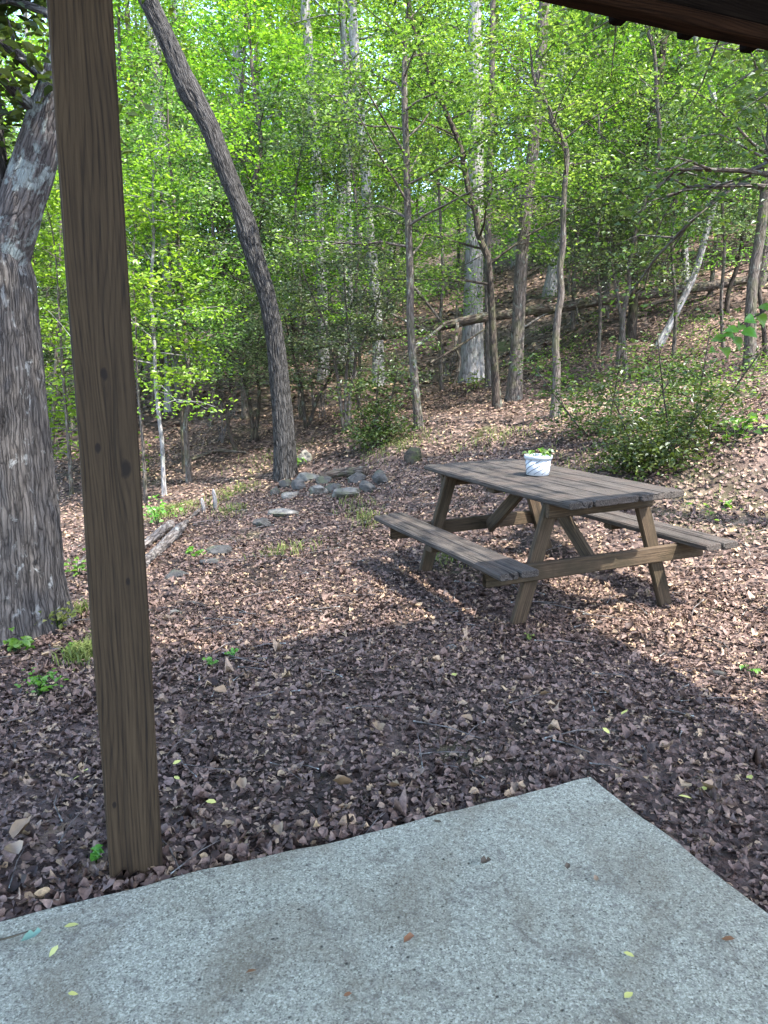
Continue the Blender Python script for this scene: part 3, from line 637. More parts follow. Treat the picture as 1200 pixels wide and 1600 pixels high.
px_tree('leaning_tree', 'furrowed grey tree curving over to one side behind the stone ring', 'tree',
        [(447, 748), (442, 660), (436, 590), (430, 533), (418, 467), (398, 400), (378, 333), (353, 267), (326, 195), (295, 140), (265, 70), (232, 0), (190, -80), (140, -180)],
        29, 25, 'bark_lean', 'leaf_mid', top=3, sides=110, ridge=.015, nseg=380, bulges=((385, 365, .16), (300, 143, .18), (425, 500, .06)), crown=dict(z0=8.6, nl=12, ll=2.6, subs=6, spr=3, per=14, size=.08, spread=.25), seed=1)
px_tree('slender_tree', 'slim straight olive-grey tree standing between the multi-stemmed shrub and the big pale trunk', 'tree',
        [(655, 670), (650, 620), (645, 560), (641, 500), (641, 440), (640, 400), (637, 330), (635, 240), (632, 150)], 13, 9, 'bark_grey', 'leaf_mid', crown=dict(UND, z0=2.3, nl=22), seed=2)
px_tree('leaning_top_tree', 'dark tree whose upper stem bends away from the big pale trunk behind it', 'tree',
        [(777, 640), (772, 560), (768, 480), (763, 410), (748, 367), (743, 333), (733, 300), (720, 233), (710, 205), (692, 165), (672, 120), (650, 60)], 13, 6, 'bark_dark', 'leaf_mid', crown=dict(UND, z0=1.7, nl=22), seed=3)
px_tree('brown_tree', 'brown straight tree rising just beside the crooked sunlit trunk', 'tree',
        [(803, 624), (808, 540), (813, 440), (820, 350), (830, 260), (840, 170), (846, 80), (851, 0)], 21, 15, 'bark_grey', 'leaf_bright', top=7, crown=dict(HIGH, z0=6.5), sides=16, seed=4)
px_tree('crooked_tree', 'thin crooked tree with a kinked top and sunlit bark behind the flower pot', 'tree',
        [(866, 656), (870, 580), (868, 540), (872, 490), (877, 460), (875, 420), (880, 380), (880, 333), (883, 283), (886, 240), (878, 215), (865, 197), (858, 170), (843, 143)], 13, 6, 'bark_grey', 'leaf_mid', top=.6, crown=dict(SML, z0=2.6, nl=14, ll=1.3), seed=5)
px_tree('pale_tree', 'thick pale-barked tree with mossy foot below the fallen log', 'tree',
        [(737, 594), (738, 540), (741, 400), (744, 200), (743, 100), (743, 0)], 32, 17, 'bark_pale', 'leaf_bright', top=8, crown=dict(HIGH, z0=9), sides=24, seed=6)
px_tree('grey_tree', 'greyish-green trunk tucked between the thick pale tree and the dark leaning one', 'tree',
        [(764, 605), (763, 520), (762, 420), (764, 300), (768, 150), (770, 0)], 11, 8, 'bark_grey', 'leaf_bright', top=6, crown=dict(HIGH, z0=8, nl=10), seed=36)
px_tree('pale_tree', 'pale tree with twin look rising behind the multi-stemmed shrub', 'tree',
        [(592, 602), (589, 500), (583, 420), (575, 340), (570, 260), (564, 200), (556, 100), (550, 0)], 17, 13, 'bark_pale', 'leaf_bright', top=7, crown=dict(HIGH, z0=9), sides=16, seed=7)
px_tree('pale_tree', 'slender whitish tree seen between the leaning tree and the multi-stemmed shrub', 'tree',
        [(506, 590), (504, 470), (498, 340), (495, 250), (489, 190), (484, 130), (481, 60), (478, 0)], 16, 13, 'bark_pale', 'leaf_bright', top=7, crown=dict(HIGH, z0=9), sides=16, seed=8)
px_tree('pale_tree', 'very thin white tree beside the pale tree with twin look', 'tree',
        [(552, 590), (548, 480), (546, 367), (543, 217), (540, 100), (536, 0)], 9, 7, 'bark_pale', 'leaf_bright', top=5, crown=dict(HIGH, z0=8, nl=8, ll=2.2), seed=9)
px_tree('pale_tree', 'pale grey tree in the bright leaves between the post and the leaning tree', 'tree',
        [(270, 640), (266, 480), (258, 300), (250, 200), (244, 120), (240, 40), (236, -20)], 21, 18, 'bark_pale', 'leaf_bright', top=6, crown=dict(HIGH, z0=9), sides=16, seed=10)
px_tree('twin_stem_tree', 'brown sapling with two close stems near the split log', 'tree',
        [(296, 756), (292, 700), (290, 660), (297, 617), (293, 560), (285, 480), (278, 380)], 9, 6, 'bark_grey', 'leaf_mid', crown=dict(SML, z0=1.9), seed=11)
px_tree('twin_stem_tree', 'thinner brown stem rising beside the sapling near the split log', 'tree',
        [(288, 740), (285, 660), (283, 580), (278, 520), (268, 420)], 7, 5, 'bark_dark', 'leaf_olive', crown=dict(SML, z0=1.7), seed=12)
px_tree('lichen_sapling', 'sapling patched with white lichen close behind the wooden post', 'tree',
        [(257, 775), (255, 740), (253, 690), (247, 640), (243, 590), (241, 530), (236, 450)], 7, 5, 'bark_pale', 'leaf_bright', crown=dict(SML, z0=1.6), seed=13)
px_tree('bare_sapling', 'dark leaning sapling standing behind the split log', 'tree',
        [(370, 708), (360, 680), (352, 640), (338, 610), (322, 580)], 6, 3, 'bark_dark', 'leaf_olive', top=1, crown=dict(SML, z0=1.2, nl=8, ll=.9), seed=14)
px_tree('ivy_tree', 'dark tree wrapped in small leaves on the slope behind the thin paired stems', 'tree',
        [(985, 530), (990, 470), (990, 367), (997, 283), (1012, 213), (1030, 130), (1040, 40)], 14, 10, 'bark_dark', 'leaf_olive', top=4, crown=dict(UND, z0=.8, nl=30, ll=.9, per=12), seed=15)
px_tree('thin_tree', 'thin wavy pale-barked tree on the slope above the evergreen shrub', 'tree',
        [(978, 588), (975, 543), (973, 500), (982, 450), (984, 407), (1000, 340), (1016, 292), (1027, 253), (1031, 207), (1026, 150), (1023, 87), (1013, 50)], 8, 5, 'bark_grey', 'leaf_mid', top=1.5, crown=dict(UND, z0=2.4, nl=14), seed=16)
px_tree('thin_tree', 'short thin stem paired with the wavy pale-barked tree', 'tree',
        [(965, 577), (967, 545), (971, 515), (968, 480), (960, 440)], 7, 4, 'bark_grey', 'leaf_olive', top=1.2, crown=dict(SML, z0=1.4), seed=17)
px_tree('slanting_tree', 'pale slanting tree leaning across the slope with a dark leaf nest in it', 'tree',
        [(1030, 540), (1047, 507), (1067, 467), (1083, 433), (1094, 400), (1110, 340), (1130, 293), (1131, 230), (1122, 183), (1110, 133), (1093, 93), (1085, 50)], 11, 7, 'bark_pale', 'leaf_mid', top=2, crown=dict(UND, z0=3.0, nl=12), seed=18)
px_tree('edge_tree', 'grey double trunk on the slope beside the bright hanging leaf sprig', 'tree',
        [(1171, 578), (1172, 540), (1173, 483), (1179, 417), (1188, 367), (1197, 283), (1205, 200), (1210, 100)], 17, 11, 'bark_grey', 'leaf_mid', top=3, crown=dict(UND, z0=2.6, nl=16), sides=16, seed=19)
px_tree('edge_tree', 'thin stem growing out beside the grey double trunk', 'tree',
        [(1196, 560), (1192, 500), (1186, 450), (1188, 400), (1198, 330)], 7, 5, 'bark_dark', 'leaf_olive', crown=dict(SML, z0=1.8), seed=20)
px_tree('thin_tree', 'small upright stem below the fallen dark log', 'tree',
        [(895, 515), (896, 470), (898, 417), (903, 350), (906, 280)], 7, 5, 'bark_grey', 'leaf_mid', crown=dict(UND, z0=1.6), seed=21)
px_tree('pale_tree', 'distant pale trunk showing above the slanting tree', 'tree',
        [(1072, 440), (1071, 400), (1070, 327), (1068, 240), (1066, 120)], 9, 7, 'bark_pale', 'leaf_bright', top=5, crown=dict(HIGH, z0=7, nl=10), seed=22)
px_tree('thin_tree', 'thin pale stem just beside the bend of the leaning tree', 'tree',
        [(412, 560), (409, 450), (407, 367), (405, 250), (402, 150), (398, 40)], 7, 5, 'bark_grey', 'leaf_mid', top=2, crown=dict(UND, z0=2.2, nl=20), seed=23)

VEIL = dict(UND, z0=1.1, nl=24, ll=1.6, per=14, size=.06)
for q, (lab, pts, lm) in enumerate((
        ('small-leaved sapling veiling the pale trunks behind the multi-stemmed shrub', [(560, 640), (562, 560), (556, 470), (560, 380), (555, 300)], 'leaf_olive'),
        ('small-leaved sapling rising close behind the leaning tree', [(470, 655), (466, 560), (470, 470), (464, 380), (462, 300)], 'leaf_olive'),
        ('small-leaved sapling between the slender olive-grey tree and the thick pale tree', [(690, 612), (687, 520), (692, 430), (688, 340), (684, 260)], 'leaf_mid'),
        ('olive sapling standing behind the bare leaning sapling', [(330, 668), (334, 580), (328, 480), (334, 400), (330, 320)], 'leaf_olive'),
        ('small-leaved sapling under the dark rotting fallen tree', [(935, 560), (938, 480), (932, 400), (938, 320), (934, 250)], 'leaf_mid'),
        ('thin-leaved sapling beside the foot of the pale slanting tree', [(1052, 560), (1056, 480), (1050, 400), (1055, 330)], 'leaf_olive'),
        ('small-leaved sapling between the slanting tree and the grey double trunk', [(1130, 545), (1127, 470), (1132, 390), (1128, 310)], 'leaf_mid'))):
    px_tree('understory_sapling', lab, 'tree', pts, 6, 4, 'bark_grey', lm, top=1.5, crown=dict(VEIL, nl=24 if q < 4 else 14, per=14 if q < 4 else 10), seed=60 + q, sides=7)
# multi-stemmed evergreen shrubs in the middle
def shrub(name, label, stems, leafm, bark='bark_dark', cr=None, group=None, seed=0, size=.055, per=16, w=7):
    rg = np.random.default_rng(seed + 300); b = hit(*stems[0][0]); Y = b[1]; base = b
    t = thing(name, label, 'shrub', base, group); mb = MB(); SS = []
    for s in stems:
        P = [ony(x, y, Y) - base for x, y in s]; P[0] = P[0] - [0, 0, .05]
        d = P[-1] - P[-2]; d /= np.linalg.norm(d); P.append(P[-1] + d * .5 + [0, rg.normal(0, .2), .2])
        C = catmull(P, 20); rad = taper(C, w / FPX * Y / 2, .006); mb.tube(C, rad, 7)
        c = dict(z0=.6, nl=9, ll=1.0, subs=5, spr=3); c.update(cr or {}); SS.append(grow(mb, C, rad, c['z0'], c['nl'], c['ll'], c['subs'], c['spr'], rg, .2, .25))
    obj('stem', mb.mesh('stem'), M[bark], t); obj('crown', foliage('crown', np.vstack(SS), per, size, .15, rg=rg), M[leafm], t); return t
shrub('evergreen_shrub', 'tall multi-stemmed evergreen shrub with small leathery leaves behind the stone ring',
      [[(538, 678), (530, 607), (523, 567), (515, 543), (510, 513), (493, 473), (478, 437)], [(546, 674), (547, 617), (553, 587), (557, 550), (573, 523), (590, 470)], [(542, 676), (540, 600), (545, 540), (540, 470)]], 'leaf_olive', 'bark_grey', dict(z0=1.0, nl=13, ll=1.2), seed=1, per=11)
shrub('evergreen_shrub', 'low dark evergreen shrub leaning out beside the leaning tree', [[(480, 668), (497, 620), (510, 600), (525, 560)], [(478, 668), (470, 600), (455, 540)]], 'leaf_olive', 'bark_dark', dict(z0=.7, nl=9, ll=1.0), seed=2, per=9)
shrub('evergreen_shrub', 'drooping dark evergreen shrub filling the gap between split log and leaning tree', [[(395, 690), (392, 640), (380, 590), (370, 540)], [(398, 690), (405, 620), (400, 560), (410, 500)]], 'leaf_olive', 'bark_dark', dict(z0=1.0, nl=12, ll=1.2), seed=3, per=10)
shrub('evergreen_shrub', 'small rounded dark green shrub at the foot of the multi-stemmed one', [[(582, 705), (578, 680), (570, 660)], [(588, 706), (596, 680), (604, 655)], [(585, 706), (586, 675), (588, 645)]], 'leaf_dark', 'bark_dark', dict(z0=.02, nl=8, ll=.42), seed=4, size=.05, per=7)
shrub('evergreen_shrub', 'wide low evergreen shrub spreading over the bank behind the picnic table', [[(930, 685), (915, 675), (895, 655)], [(945, 690), (950, 670), (955, 645)], [(955, 690), (985, 675), (1010, 650)], [(960, 692), (1010, 685), (1045, 660)]], 'leaf_dark', 'bark_dark', dict(z0=.02, nl=7, ll=.36, subs=4), seed=5, size=.05, w=4, per=7)
shrub('evergreen_shrub', 'loose green shrub climbing the bank beside the wide low one', [[(1060, 690), (1050, 670), (1040, 640)], [(1065, 690), (1080, 665), (1090, 632)], [(1070, 692), (1100, 672), (1120, 645)]], 'leaf_dark', 'bark_dark', dict(z0=.02, nl=5, ll=.34, subs=4), seed=6, size=.05, w=3, per=6)
shrub('evergreen_shrub', 'sparse small shrub rooted in the cut bank near the table end', [[(1010, 735), (1000, 715), (990, 700)], [(1015, 735), (1030, 712), (1045, 700)]], 'leaf_dark', 'bark_dark', dict(z0=.0, nl=7, ll=.3), seed=7, size=.045, w=3)

# bright maple saplings left and right of the post
shrub('maple_sapling', 'bright green maple sapling with layered sprays just right behind the post', [[(228, 790), (224, 700), (215, 600), (212, 500), (208, 420)]], 'leaf_bright', 'bark_grey', dict(z0=1.7, nl=16, ll=1.2), seed=8, size=.085, per=9, w=6)
shrub('maple_sapling', 'bright green maple sapling between the forked tree and the post', [[(112, 775), (108, 700), (100, 600), (92, 480), (85, 380)]], 'leaf_bright', 'bark_grey', dict(z0=.4, nl=26, ll=1.2), seed=9, size=.085, per=9, w=7)
shrub('maple_sapling', 'yellow-green maple sapling further back between forked tree and post', [[(80, 740), (84, 640), (90, 500), (95, 350), (97, 200)]], 'leaf_bright', 'bark_grey', dict(z0=.8, nl=26, ll=1.8), seed=10, size=.09, per=10, w=7)

# ------------------------------------------------------------------ hillside forest (copies of a few grown trees)
def proto(name, label, H, r, bark, leafm, cr, seed, group):
    rg = np.random.default_rng(seed); z = np.linspace(-.3, H, 9); P = np.c_[np.cumsum(rg.normal(0, .12, 9)), np.cumsum(rg.normal(0, .12, 9)), z]; P[:, :2] -= P[1, :2]
    C = catmull(P, 40); rad = np.interp(C[:, 2], [-.3, 0, .5, H], [r * 1.5, r * 1.3, r, r * .25]); mb = MB(); mb.tube(C, rad, 9)
    t = thing(name, label, 'tree', (0, 0, 0), group); S = grow(mb, C, rad, cr['z0'], cr['nl'], cr['ll'], cr.get('subs', 6), cr.get('spr', 3), rg, cr.get('up', .25), cr.get('droop', .2))
    obj('trunk', mb.mesh('trunk'), M[bark], t); obj('crown', foliage('crown', S, cr['per'], cr['size'], cr['spread'], 'diamond', cr.get('flat', .35), rg), M[leafm], t); return t
PR = []
PR.append((proto('hillside_tree', 'tall pale-trunked tree with airy yellow-green leaves on the far wooded hillside', 17, .17, 'bark_pale', 'leaf_bright', dict(z0=4.5, nl=30, ll=3.2, subs=7, per=12, size=.13, spread=.27), 21, 'tall pale trees on the hillside'), 'tall'))
PR.append((proto('hillside_tree', 'tall brown-trunked tree with fresh green leaves on the far wooded hillside', 15, .15, 'bark_grey', 'leaf_mid', dict(z0=4.0, nl=28, ll=3.0, subs=7, per=12, size=.12, spread=.26), 22, 'tall brown trees on the hillside'), 'tall'))
PR.append((proto('hillside_tree', 'spreading bright green tree with layered leaf sprays among the hillside trunks', 9, .08, 'bark_grey', 'leaf_bright', dict(z0=1.2, nl=30, ll=2.6, subs=7, per=13, size=.10, spread=.22, flat=.2), 23, 'spreading bright trees among the trunks'), 'mid'))
PR.append((proto('understory_tree', 'small olive-leaved evergreen tree in the understory below the tall trees', 5.5, .05, 'bark_dark', 'leaf_olive', dict(z0=.8, nl=26, ll=1.7, subs=6, per=15, size=.075, spread=.2), 24, 'small evergreens of the understory'), 'low'))
PR.append((proto('understory_tree', 'slim sapling with mid-green leaves in the understory below the tall trees', 6.5, .04, 'bark_grey', 'leaf_mid', dict(z0=1.2, nl=26, ll=1.6, subs=6, per=13, size=.08, spread=.2), 25, 'slim green saplings of the understory'), 'low'))
frg = np.random.default_rng(77)
ZONES = [(180, 'beyond the forked tree and the post'), (400, 'between the post and the leaning tree'), (520, 'behind the leaning tree'), (615, 'behind the multi-stemmed shrub'), (700, 'behind the slender olive-grey tree'),
         (790, 'behind the thick pale tree'), (925, 'behind the crooked sunlit tree'), (1060, 'behind the wavy thin tree'), (9999, 'behind the slanting tree')]
SHORT = ['tall pale-trunked tree with yellow-green leaves', 'tall brown-trunked tree with green leaves', 'spreading bright tree with layered sprays', 'small olive-leaved understory evergreen', 'slim mid-green understory sapling']
def place(kind_i, x, y, first=set()):
    pr = PR[kind_i][0]; sc = frg.uniform(.8, 1.2); loc = (x, y, h1(x, y)); rz = frg.uniform(0, 6.28)
    px = 600 + FPX * x / y; lab = SHORT[kind_i] + ' ' + next(t for m_x, t in ZONES if px < m_x) + (', far uphill' if y > 32 else '')
    if kind_i not in first:
        first.add(kind_i); pr.location = loc; pr.rotation_euler.z = rz; pr['label'] = lab; return pr
    return dup(pr, loc, rz, sc, lab)
def scatter(ki, ylo, yhi, n, wide=.62, mind=1.2, ex=None):
    pts = []
    for k in range(n * 30):
        if len(pts) >= n: break
        y = math.sqrt(frg.uniform(ylo ** 2, yhi ** 2)); x = frg.uniform(-wide, wide) * y
        if any((x - a) ** 2 + (y - b) ** 2 < mind ** 2 for a, b in pts): continue
        if ex and ex(x, y): continue
        pts.append((x, y)); place(ki, x, y)
gap = lambda x, y: (y < 19 and -1.5 < x < 4.5)
scatter(0, 21, 48, 26, mind=2.5); scatter(1, 19, 46, 22, mind=2.5); scatter(2, 15, 40, 30, mind=2.2, ex=gap)
scatter(3, 13.5, 30, 26, mind=1.6, ex=gap); scatter(4, 13, 30, 22, mind=1.6, ex=gap)

# far wood behind: a single mass of leaves
frg2 = np.random.default_rng(5); n = 60000
yy = frg2.uniform(50, 72, n); xx = frg2.uniform(-.75, .75, n) * yy; hh = hgt(xx, yy); zz = hh + frg2.beta(1.4, 1.6, n) * 20 + 3 * vnoise(np.c_[xx * .3, yy * .3, hh * 0], 2)
v, f, rn = leaves('diamond', np.c_[xx, yy, zz], np.array([0, -.3, 1.]) + frg2.normal(0, .5, (n, 3)), frg2.uniform(0, 6.28, n), frg2.uniform(.35, .6, n))
o = obj('distant_wood', leafmesh('distant_wood', [(v, f, rn)]), M['leaf_bright']); tag(o, 'far-off mass of bright green woodland closing the view up the hill', 'woodland', kind='stuff')

# ------------------------------------------------------------------ one tree reaching into view, then unseen trees added to shade the yard
def shade_tree(label, x, y, H, r, z0, nl, ll, seed, leafm='leaf_dark', size=.10, per=14, spread=.3, azr=None):
    rg = np.random.default_rng(seed); z = np.linspace(-.2, H, 8); P = np.c_[np.cumsum(rg.normal(0, .08, 8)), np.cumsum(rg.normal(0, .08, 8)), z]; P[:, :2] -= P[1, :2]; C = catmull(P, 40)
    rad = np.interp(C[:, 2], [-.2, 0, .6, H], [r * 1.5, r * 1.35, r, r * .25]); mb = MB(); mb.tube(C, rad, 14)
    t = thing('yard_or_shade_tree', label, 'tree', (x, y, h1(x, y))); S = grow(mb, C, rad, z0, nl, ll, 7, 3, rg, .15, .25, azr)
    obj('trunk', mb.mesh('trunk'), M['bark_grey'], t); obj('crown', foliage('crown', S, per, size, spread, 'diamond', .4, rg), M[leafm], t); return t
shade_tree('broad yard tree whose dark leafy branches reach in below the porch roof', 4.0, 6.3, 8.0, .11, 1.9, 30, 2.5, 41, size=.075, per=12, spread=.2, azr=(2.2, 4.4))

shade_tree('tall unseen tree added to dapple the picnic table with shade', 6.0, 3.3, 11.5, .15, 6.3, 26, 4.0, 43, per=9, size=.09, azr=(1.9, 3.9))
shade_tree('unseen tree added over the porch roof to shade the foreground', 5.6, -1.9, 13, .2, 6.2, 44, 5.6, 45, per=17, azr=(1.95, 4.6))  # limbs kept westward, leaving a sun gap in front of the table
shade_tree('unseen tree added beside the house to shade the clearing', 5.0, -4.0, 13, .2, 6.5, 20, 3.4, 44)

# ------------------------------------------------------------------ leaf litter
def region(n, rlo, rhi, az, rg):
    r = np.sqrt(rg.uniform(rlo ** 2, rhi ** 2, n)); a = rg.uniform(-az, az, n); x, y = r * np.sin(a), r * np.cos(a)
    k = ~on_slab(x, y); return x[k], y[k]
lrg = np.random.default_rng(12)
parts = []
def litter(n, rlo, rhi, az, kinds, smin, smax, lift, curl, dens=None):
    x, y = region(n, rlo, rhi, az, lrg)
    if dens is not None: k = lrg.random(len(x)) < dens(x, y); x, y = x[k], y[k]
    z = hgt(x, y); N = slope(x, y); m = len(x); kk = lrg.integers(0, len(kinds), m)
    for q, kd in enumerate(kinds):
        s = kk == q; c = int(s.sum()); 
        if not c: continue
        sz = lrg.uniform(smin, smax, c) * (.75 if kd == 'scrap' else 1)
        P = np.c_[x[s], y[s], z[s] + lift * lrg.random(c) + .006]
        parts.append(leaves(kd, P, N[s] + lrg.normal(0, .20, (c, 3)) * [1, 1, .2], lrg.uniform(0, 6.28, c), sz, lrg.normal(0, curl * .8, c), lrg.normal(0, curl * .5, c), .035, lrg))
K3 = ('broad', 'lobed', 'scrap')
litter(40000, 1.5, 5.2, .72, K3, .016, .044, .010, 1.0)
litter(20000, 1.5, 5.2, .72, ('scrap', 'sliver'), .012, .032, .02, .7)
litter(1500, 1.5, 5.2, .72, ('broad', 'lobed'), .045, .065, .015, 1.3)
litter(40000, 5.2, 9.5, .65, K3, .022, .054, .02, .9)
litter(36000, 9.5, 16.0, .62, ('scrap', 'diamond'), .045, .085, .03, .7)
litter(16000, 16.0, 30.0, .6, ('diamond',), .12, .2, .04, .6)
litter(9000, 1.5, 8.0, 2.4, ('scrap', 'broad'), .025, .055, .015, .9)
# leaves drifted against the slab edge and the post
t_ = lrg.random(700) ** 1.0 * 3.2; off = np.abs(lrg.normal(0, .07, 700)) + .005; q = CORN + EA * t_[:, None] - EB * off[:, None]
P = np.c_[q, hgt(q[:, 0], q[:, 1]) + .01 + .02 * lrg.random(700)]
parts.append(leaves('broad', P, np.array([0, 0, 1.]) + lrg.normal(0, .5, (700, 3)), lrg.uniform(0, 6.28, 700), lrg.uniform(.02, .046, 700), lrg.normal(0, .9, 700), lrg.normal(0, .7, 700), .03, lrg))
o = obj('leaf_litter', leafmesh('leaf_litter', parts, True), M['litter']); tag(o, 'brown fallen leaves carpeting the ground around the patio and up the slope', 'leaf litter', kind='stuff')
# twigs
mb = MB()
for k in range(900):
    r = math.sqrt(lrg.uniform(1.6 ** 2, 12 ** 2)); a = lrg.uniform(-.65, .65); x, y = r * math.sin(a), r * math.cos(a)
    if on_slab(np.array([x]), np.array([y]))[0]: continue
    l = lrg.uniform(.05, .28) * (1 + r * .06); th = lrg.uniform(0, 6.28); dx, dy = math.cos(th) * l / 2, math.sin(th) * l / 2
    P = np.array([[x - dx, y - dy, h1(x - dx, y - dy) + .022], [x + lrg.normal(0, .012), y + lrg.normal(0, .012), h1(x, y) + .03], [x + dx, y + dy, h1(x + dx, y + dy) + .022]])
    mb.tube(P, np.array([1, .8, .4]) * lrg.uniform(.0016, .004), 4, cap=False)
o = obj('twig_scatter', mb.mesh('twig_scatter'), M['dead']); tag(o, 'thin dry twigs scattered through the leaf litter', 'twigs', kind='stuff')

# single leaves that stand out
def single(name, label, px, py, kind, size, mat, yaw=None, curl=.5, tilt=.2, group=None, z=None):
    p = onz(px, py, .004) if z is None else None
    if p is None or not on_slab(p[None, 0], p[None, 1])[0]:
        p = hit(px, py); p[2] += .035
    yaw = random.uniform(0, 6.28) if yaw is None else yaw
    v, f, rn = leaves(kind, np.array([[0, 0, size * .05]]), np.array([[random.gauss(0, tilt), random.gauss(0, tilt), 1]]), np.array([yaw]), np.array([size]), curl, curl * .5, .02)
    v[:, 2] += max(0, .003 - v[:, 2].min())
    o = obj(name, leafmesh(name, [(v, f, rn)], True), M[mat], loc=p); return tag(o, label, 'leaf', group)
single('fallen_leaf', 'curled yellow-green leaf on the patio near the post', 111, 1449, 'oval', .036, 'leaf_yellow', .2)
single('fallen_leaf', 'pale jade-green ragged leaf on the patio beside a twig', 47, 1468, 'lobed', .05, 'leaf_jade', .7)
single('fallen_leaf', 'two-toned pale yellow sliver of leaf on the stained patio', 84, 1490, 'oval', .034, 'leaf_yellow', 1.3)
single('fallen_leaf', 'small dull yellow leaf lying alone on the patio', 113, 1556, 'oval', .022, 'leaf_yellow', .1)
single('fallen_leaf', 'narrow yellow leaf on the middle of the patio', 983, 1495, 'oval', .026, 'leaf_yellow', 2.9)
single('fallen_leaf', 'yellow-green leaf lying lowest on the patio', 981, 1558, 'oval', .028, 'leaf_yellow', .6)
single('fallen_leaf', 'rust-red leaf on the patio near its side edge', 1139, 1472, 'oval', .032, 'leaf_rust', 2.8)
single('fallen_leaf', 'dark brown crumpled leaf on the patio towards its corner', 757, 1351, 'lobed', .036, 'leaf_brown', .5, 1.0)
single('fallen_leaf', 'brown crumb of leaf on the dark stain of the patio', 638, 1470, 'scrap', .03, 'leaf_rust', .3)
single('fallen_leaf', 'small red-brown leaf beside a black crumb on the patio', 543, 1557, 'oval', .02, 'leaf_rust', .1)
single('fallen_leaf', 'amber leaf crumb on the patio below its corner', 931, 1376, 'scrap', .024, 'leaf_tan', 1)
single('fallen_leaf', 'brown leaf crumb resting on the patio between corner and stain', 886, 1357, 'scrap', .024, 'leaf_brown', 1)
single('fallen_leaf', 'small brown twig-like leaf by the patio edge', 684, 1286, 'oval', .03, 'leaf_brown', 3.0)
single('fallen_leaf', 'tiny brown leaf on the pale middle of the patio', 392, 1521, 'oval', .026, 'leaf_rust', .2)
for (px, py, s_) in ((40, 1325, .085), (26, 1357, .075), (535, 1246, .08), (615, 1258, .05), (850, 1105, .05), (948, 1100, .055), (345, 1100, .06), (590, 1160, .07), (730, 1140, .05), (1105, 1260, .06), (440, 1318, .05), (380, 1250, .05)):
    single('fallen_leaf', 'pale tan leaf standing out among the dark leaf litter', px, py, 'broad', s_, 'leaf_tan', None, .8, .3, 'pale tan leaves in the litter', 1)
for (px, py, s_) in ((122, 1244, .03), (136, 1224, .025), (277, 1214, .03), (330, 1281, .035), (278, 1241, .03), (1070, 1265, .04), (1097, 1255, .03), (1170, 1240, .04), (975, 1130, .04), (945, 1162, .035), (710, 1068, .05)):
    single('fallen_leaf', 'small yellow leaf dotted on the dark leaf litter', px, py, 'oval', s_, 'leaf_yellow', None, .5, .3, 'small yellow leaves in the litter', 1)

# ------------------------------------------------------------------ logs, rocks, stakes
def log(name, label, pts, w, mat, Y=None, branches=(), cat='log', sides=18, ridge=.01, lift=0, taperw=None, seed=0):
    """pts: (px, py, Y) with Y None = where the pixel meets the ground"""
    P = []
    for q in pts:
        if q[2] is None: b = hit(q[0], q[1]); P.append(b + [0, 0, lift])
        else: P.append(ony(*q))
    P = np.array(P); base = P[len(P) // 2].copy(); base[2] = h1(base[0], base[1]); C = catmull(P - base, 14 * len(P)); Ym = P[:, 1].mean()
    w = np.interp(np.linspace(0, 1, len(C)), np.linspace(0, 1, len(w)), w) / FPX * Ym / 2
    mb = MB(); mb.tube(C, w, sides, ridge, seed)
    t = thing(name, label, cat, base); tk = obj('trunk', mb.mesh('trunk'), M[mat], t)
    for (bp, bw, bm) in branches:
        B = np.array([ony(*q) for q in bp]) - base; k = MB(); k.tube(catmull(B, 18), np.linspace(bw, bw * .45, 18) / FPX * Ym / 2, 7, .002, 4); obj('branch', k.mesh('branch'), M[bm], tk)
    return t
hl = hit(745, 560)[1]; 
log('fallen_tree', 'long bare fallen tree with pale broken branches propped up behind the slender trees', [(455, 548, 14.6), (540, 536, 14.5), (640, 521, 14.4), (700, 508, 14.3), (750, 497, 14.2), (800, 490, 14.3), (862, 480, 14.5)], [4, 6, 9, 12, 15, 14, 12], 'dead_dark',
    branches=[([(646, 545, 13.6), (668, 528, 13.8), (690, 510, 14.2)], 8, 'dead'), ([(612, 490, 14.0), (640, 505, 14.2), (665, 514, 14.3)], 5, 'dead'), ([(648, 450, 13.6), (668, 475, 14), (690, 503, 14.3)], 6, 'dead'),
              ([(715, 505, 14.2), (712, 540, 13.9), (719, 567, 13.7), (708, 606, 13.5)], 6, 'dead_dark'), ([(672, 567, 13.4), (715, 542, 13.8), (758, 514, 14.2)], 5, 'dead_dark'), ([(480, 535, 14.2), (520, 538, 14.4), (560, 536, 14.5)], 4, 'dead'), ([(420, 520, 14.4), (440, 535, 14.5), (470, 546, 14.5)], 3, 'dead')], seed=2)
log('fallen_tree', 'dark rotting fallen tree lying across the upper slope', [(835, 490, 15.2), (900, 476, 15.4), (960, 467, 15.6), (1030, 457, 15.8), (1090, 449, 16), (1150, 440, 16.2), (1250, 424, 16.5)], [10, 14, 15, 15, 14, 13, 12], 'dead_dark',
    branches=[([(818, 512, 14.9), (850, 492, 15.2), (880, 480, 15.3)], 4, 'dead'), ([(905, 500, 15.0), (900, 480, 15.3), (892, 455, 15.3)], 5, 'dead_dark'), ([(1000, 480, 15.4), (1035, 470, 15.6), (1065, 452, 15.9)], 5, 'dead_dark')], seed=5)
log('dark_log', 'dark low log lying across the stones of the ring', [(500, 757, None), (535, 750, None), (572, 749, None)], [11, 14, 12], 'dead_dark', lift=.09, ridge=.01, seed=17, sides=14)
log('split_log', 'grey weathered split log lying beside the wooden post', [(225, 893, None), (250, 868, None), (280, 838, None), (312, 806, None)], [16, 17, 14, 6], 'dead', lift=.06, ridge=.02, seed=7, sides=24)
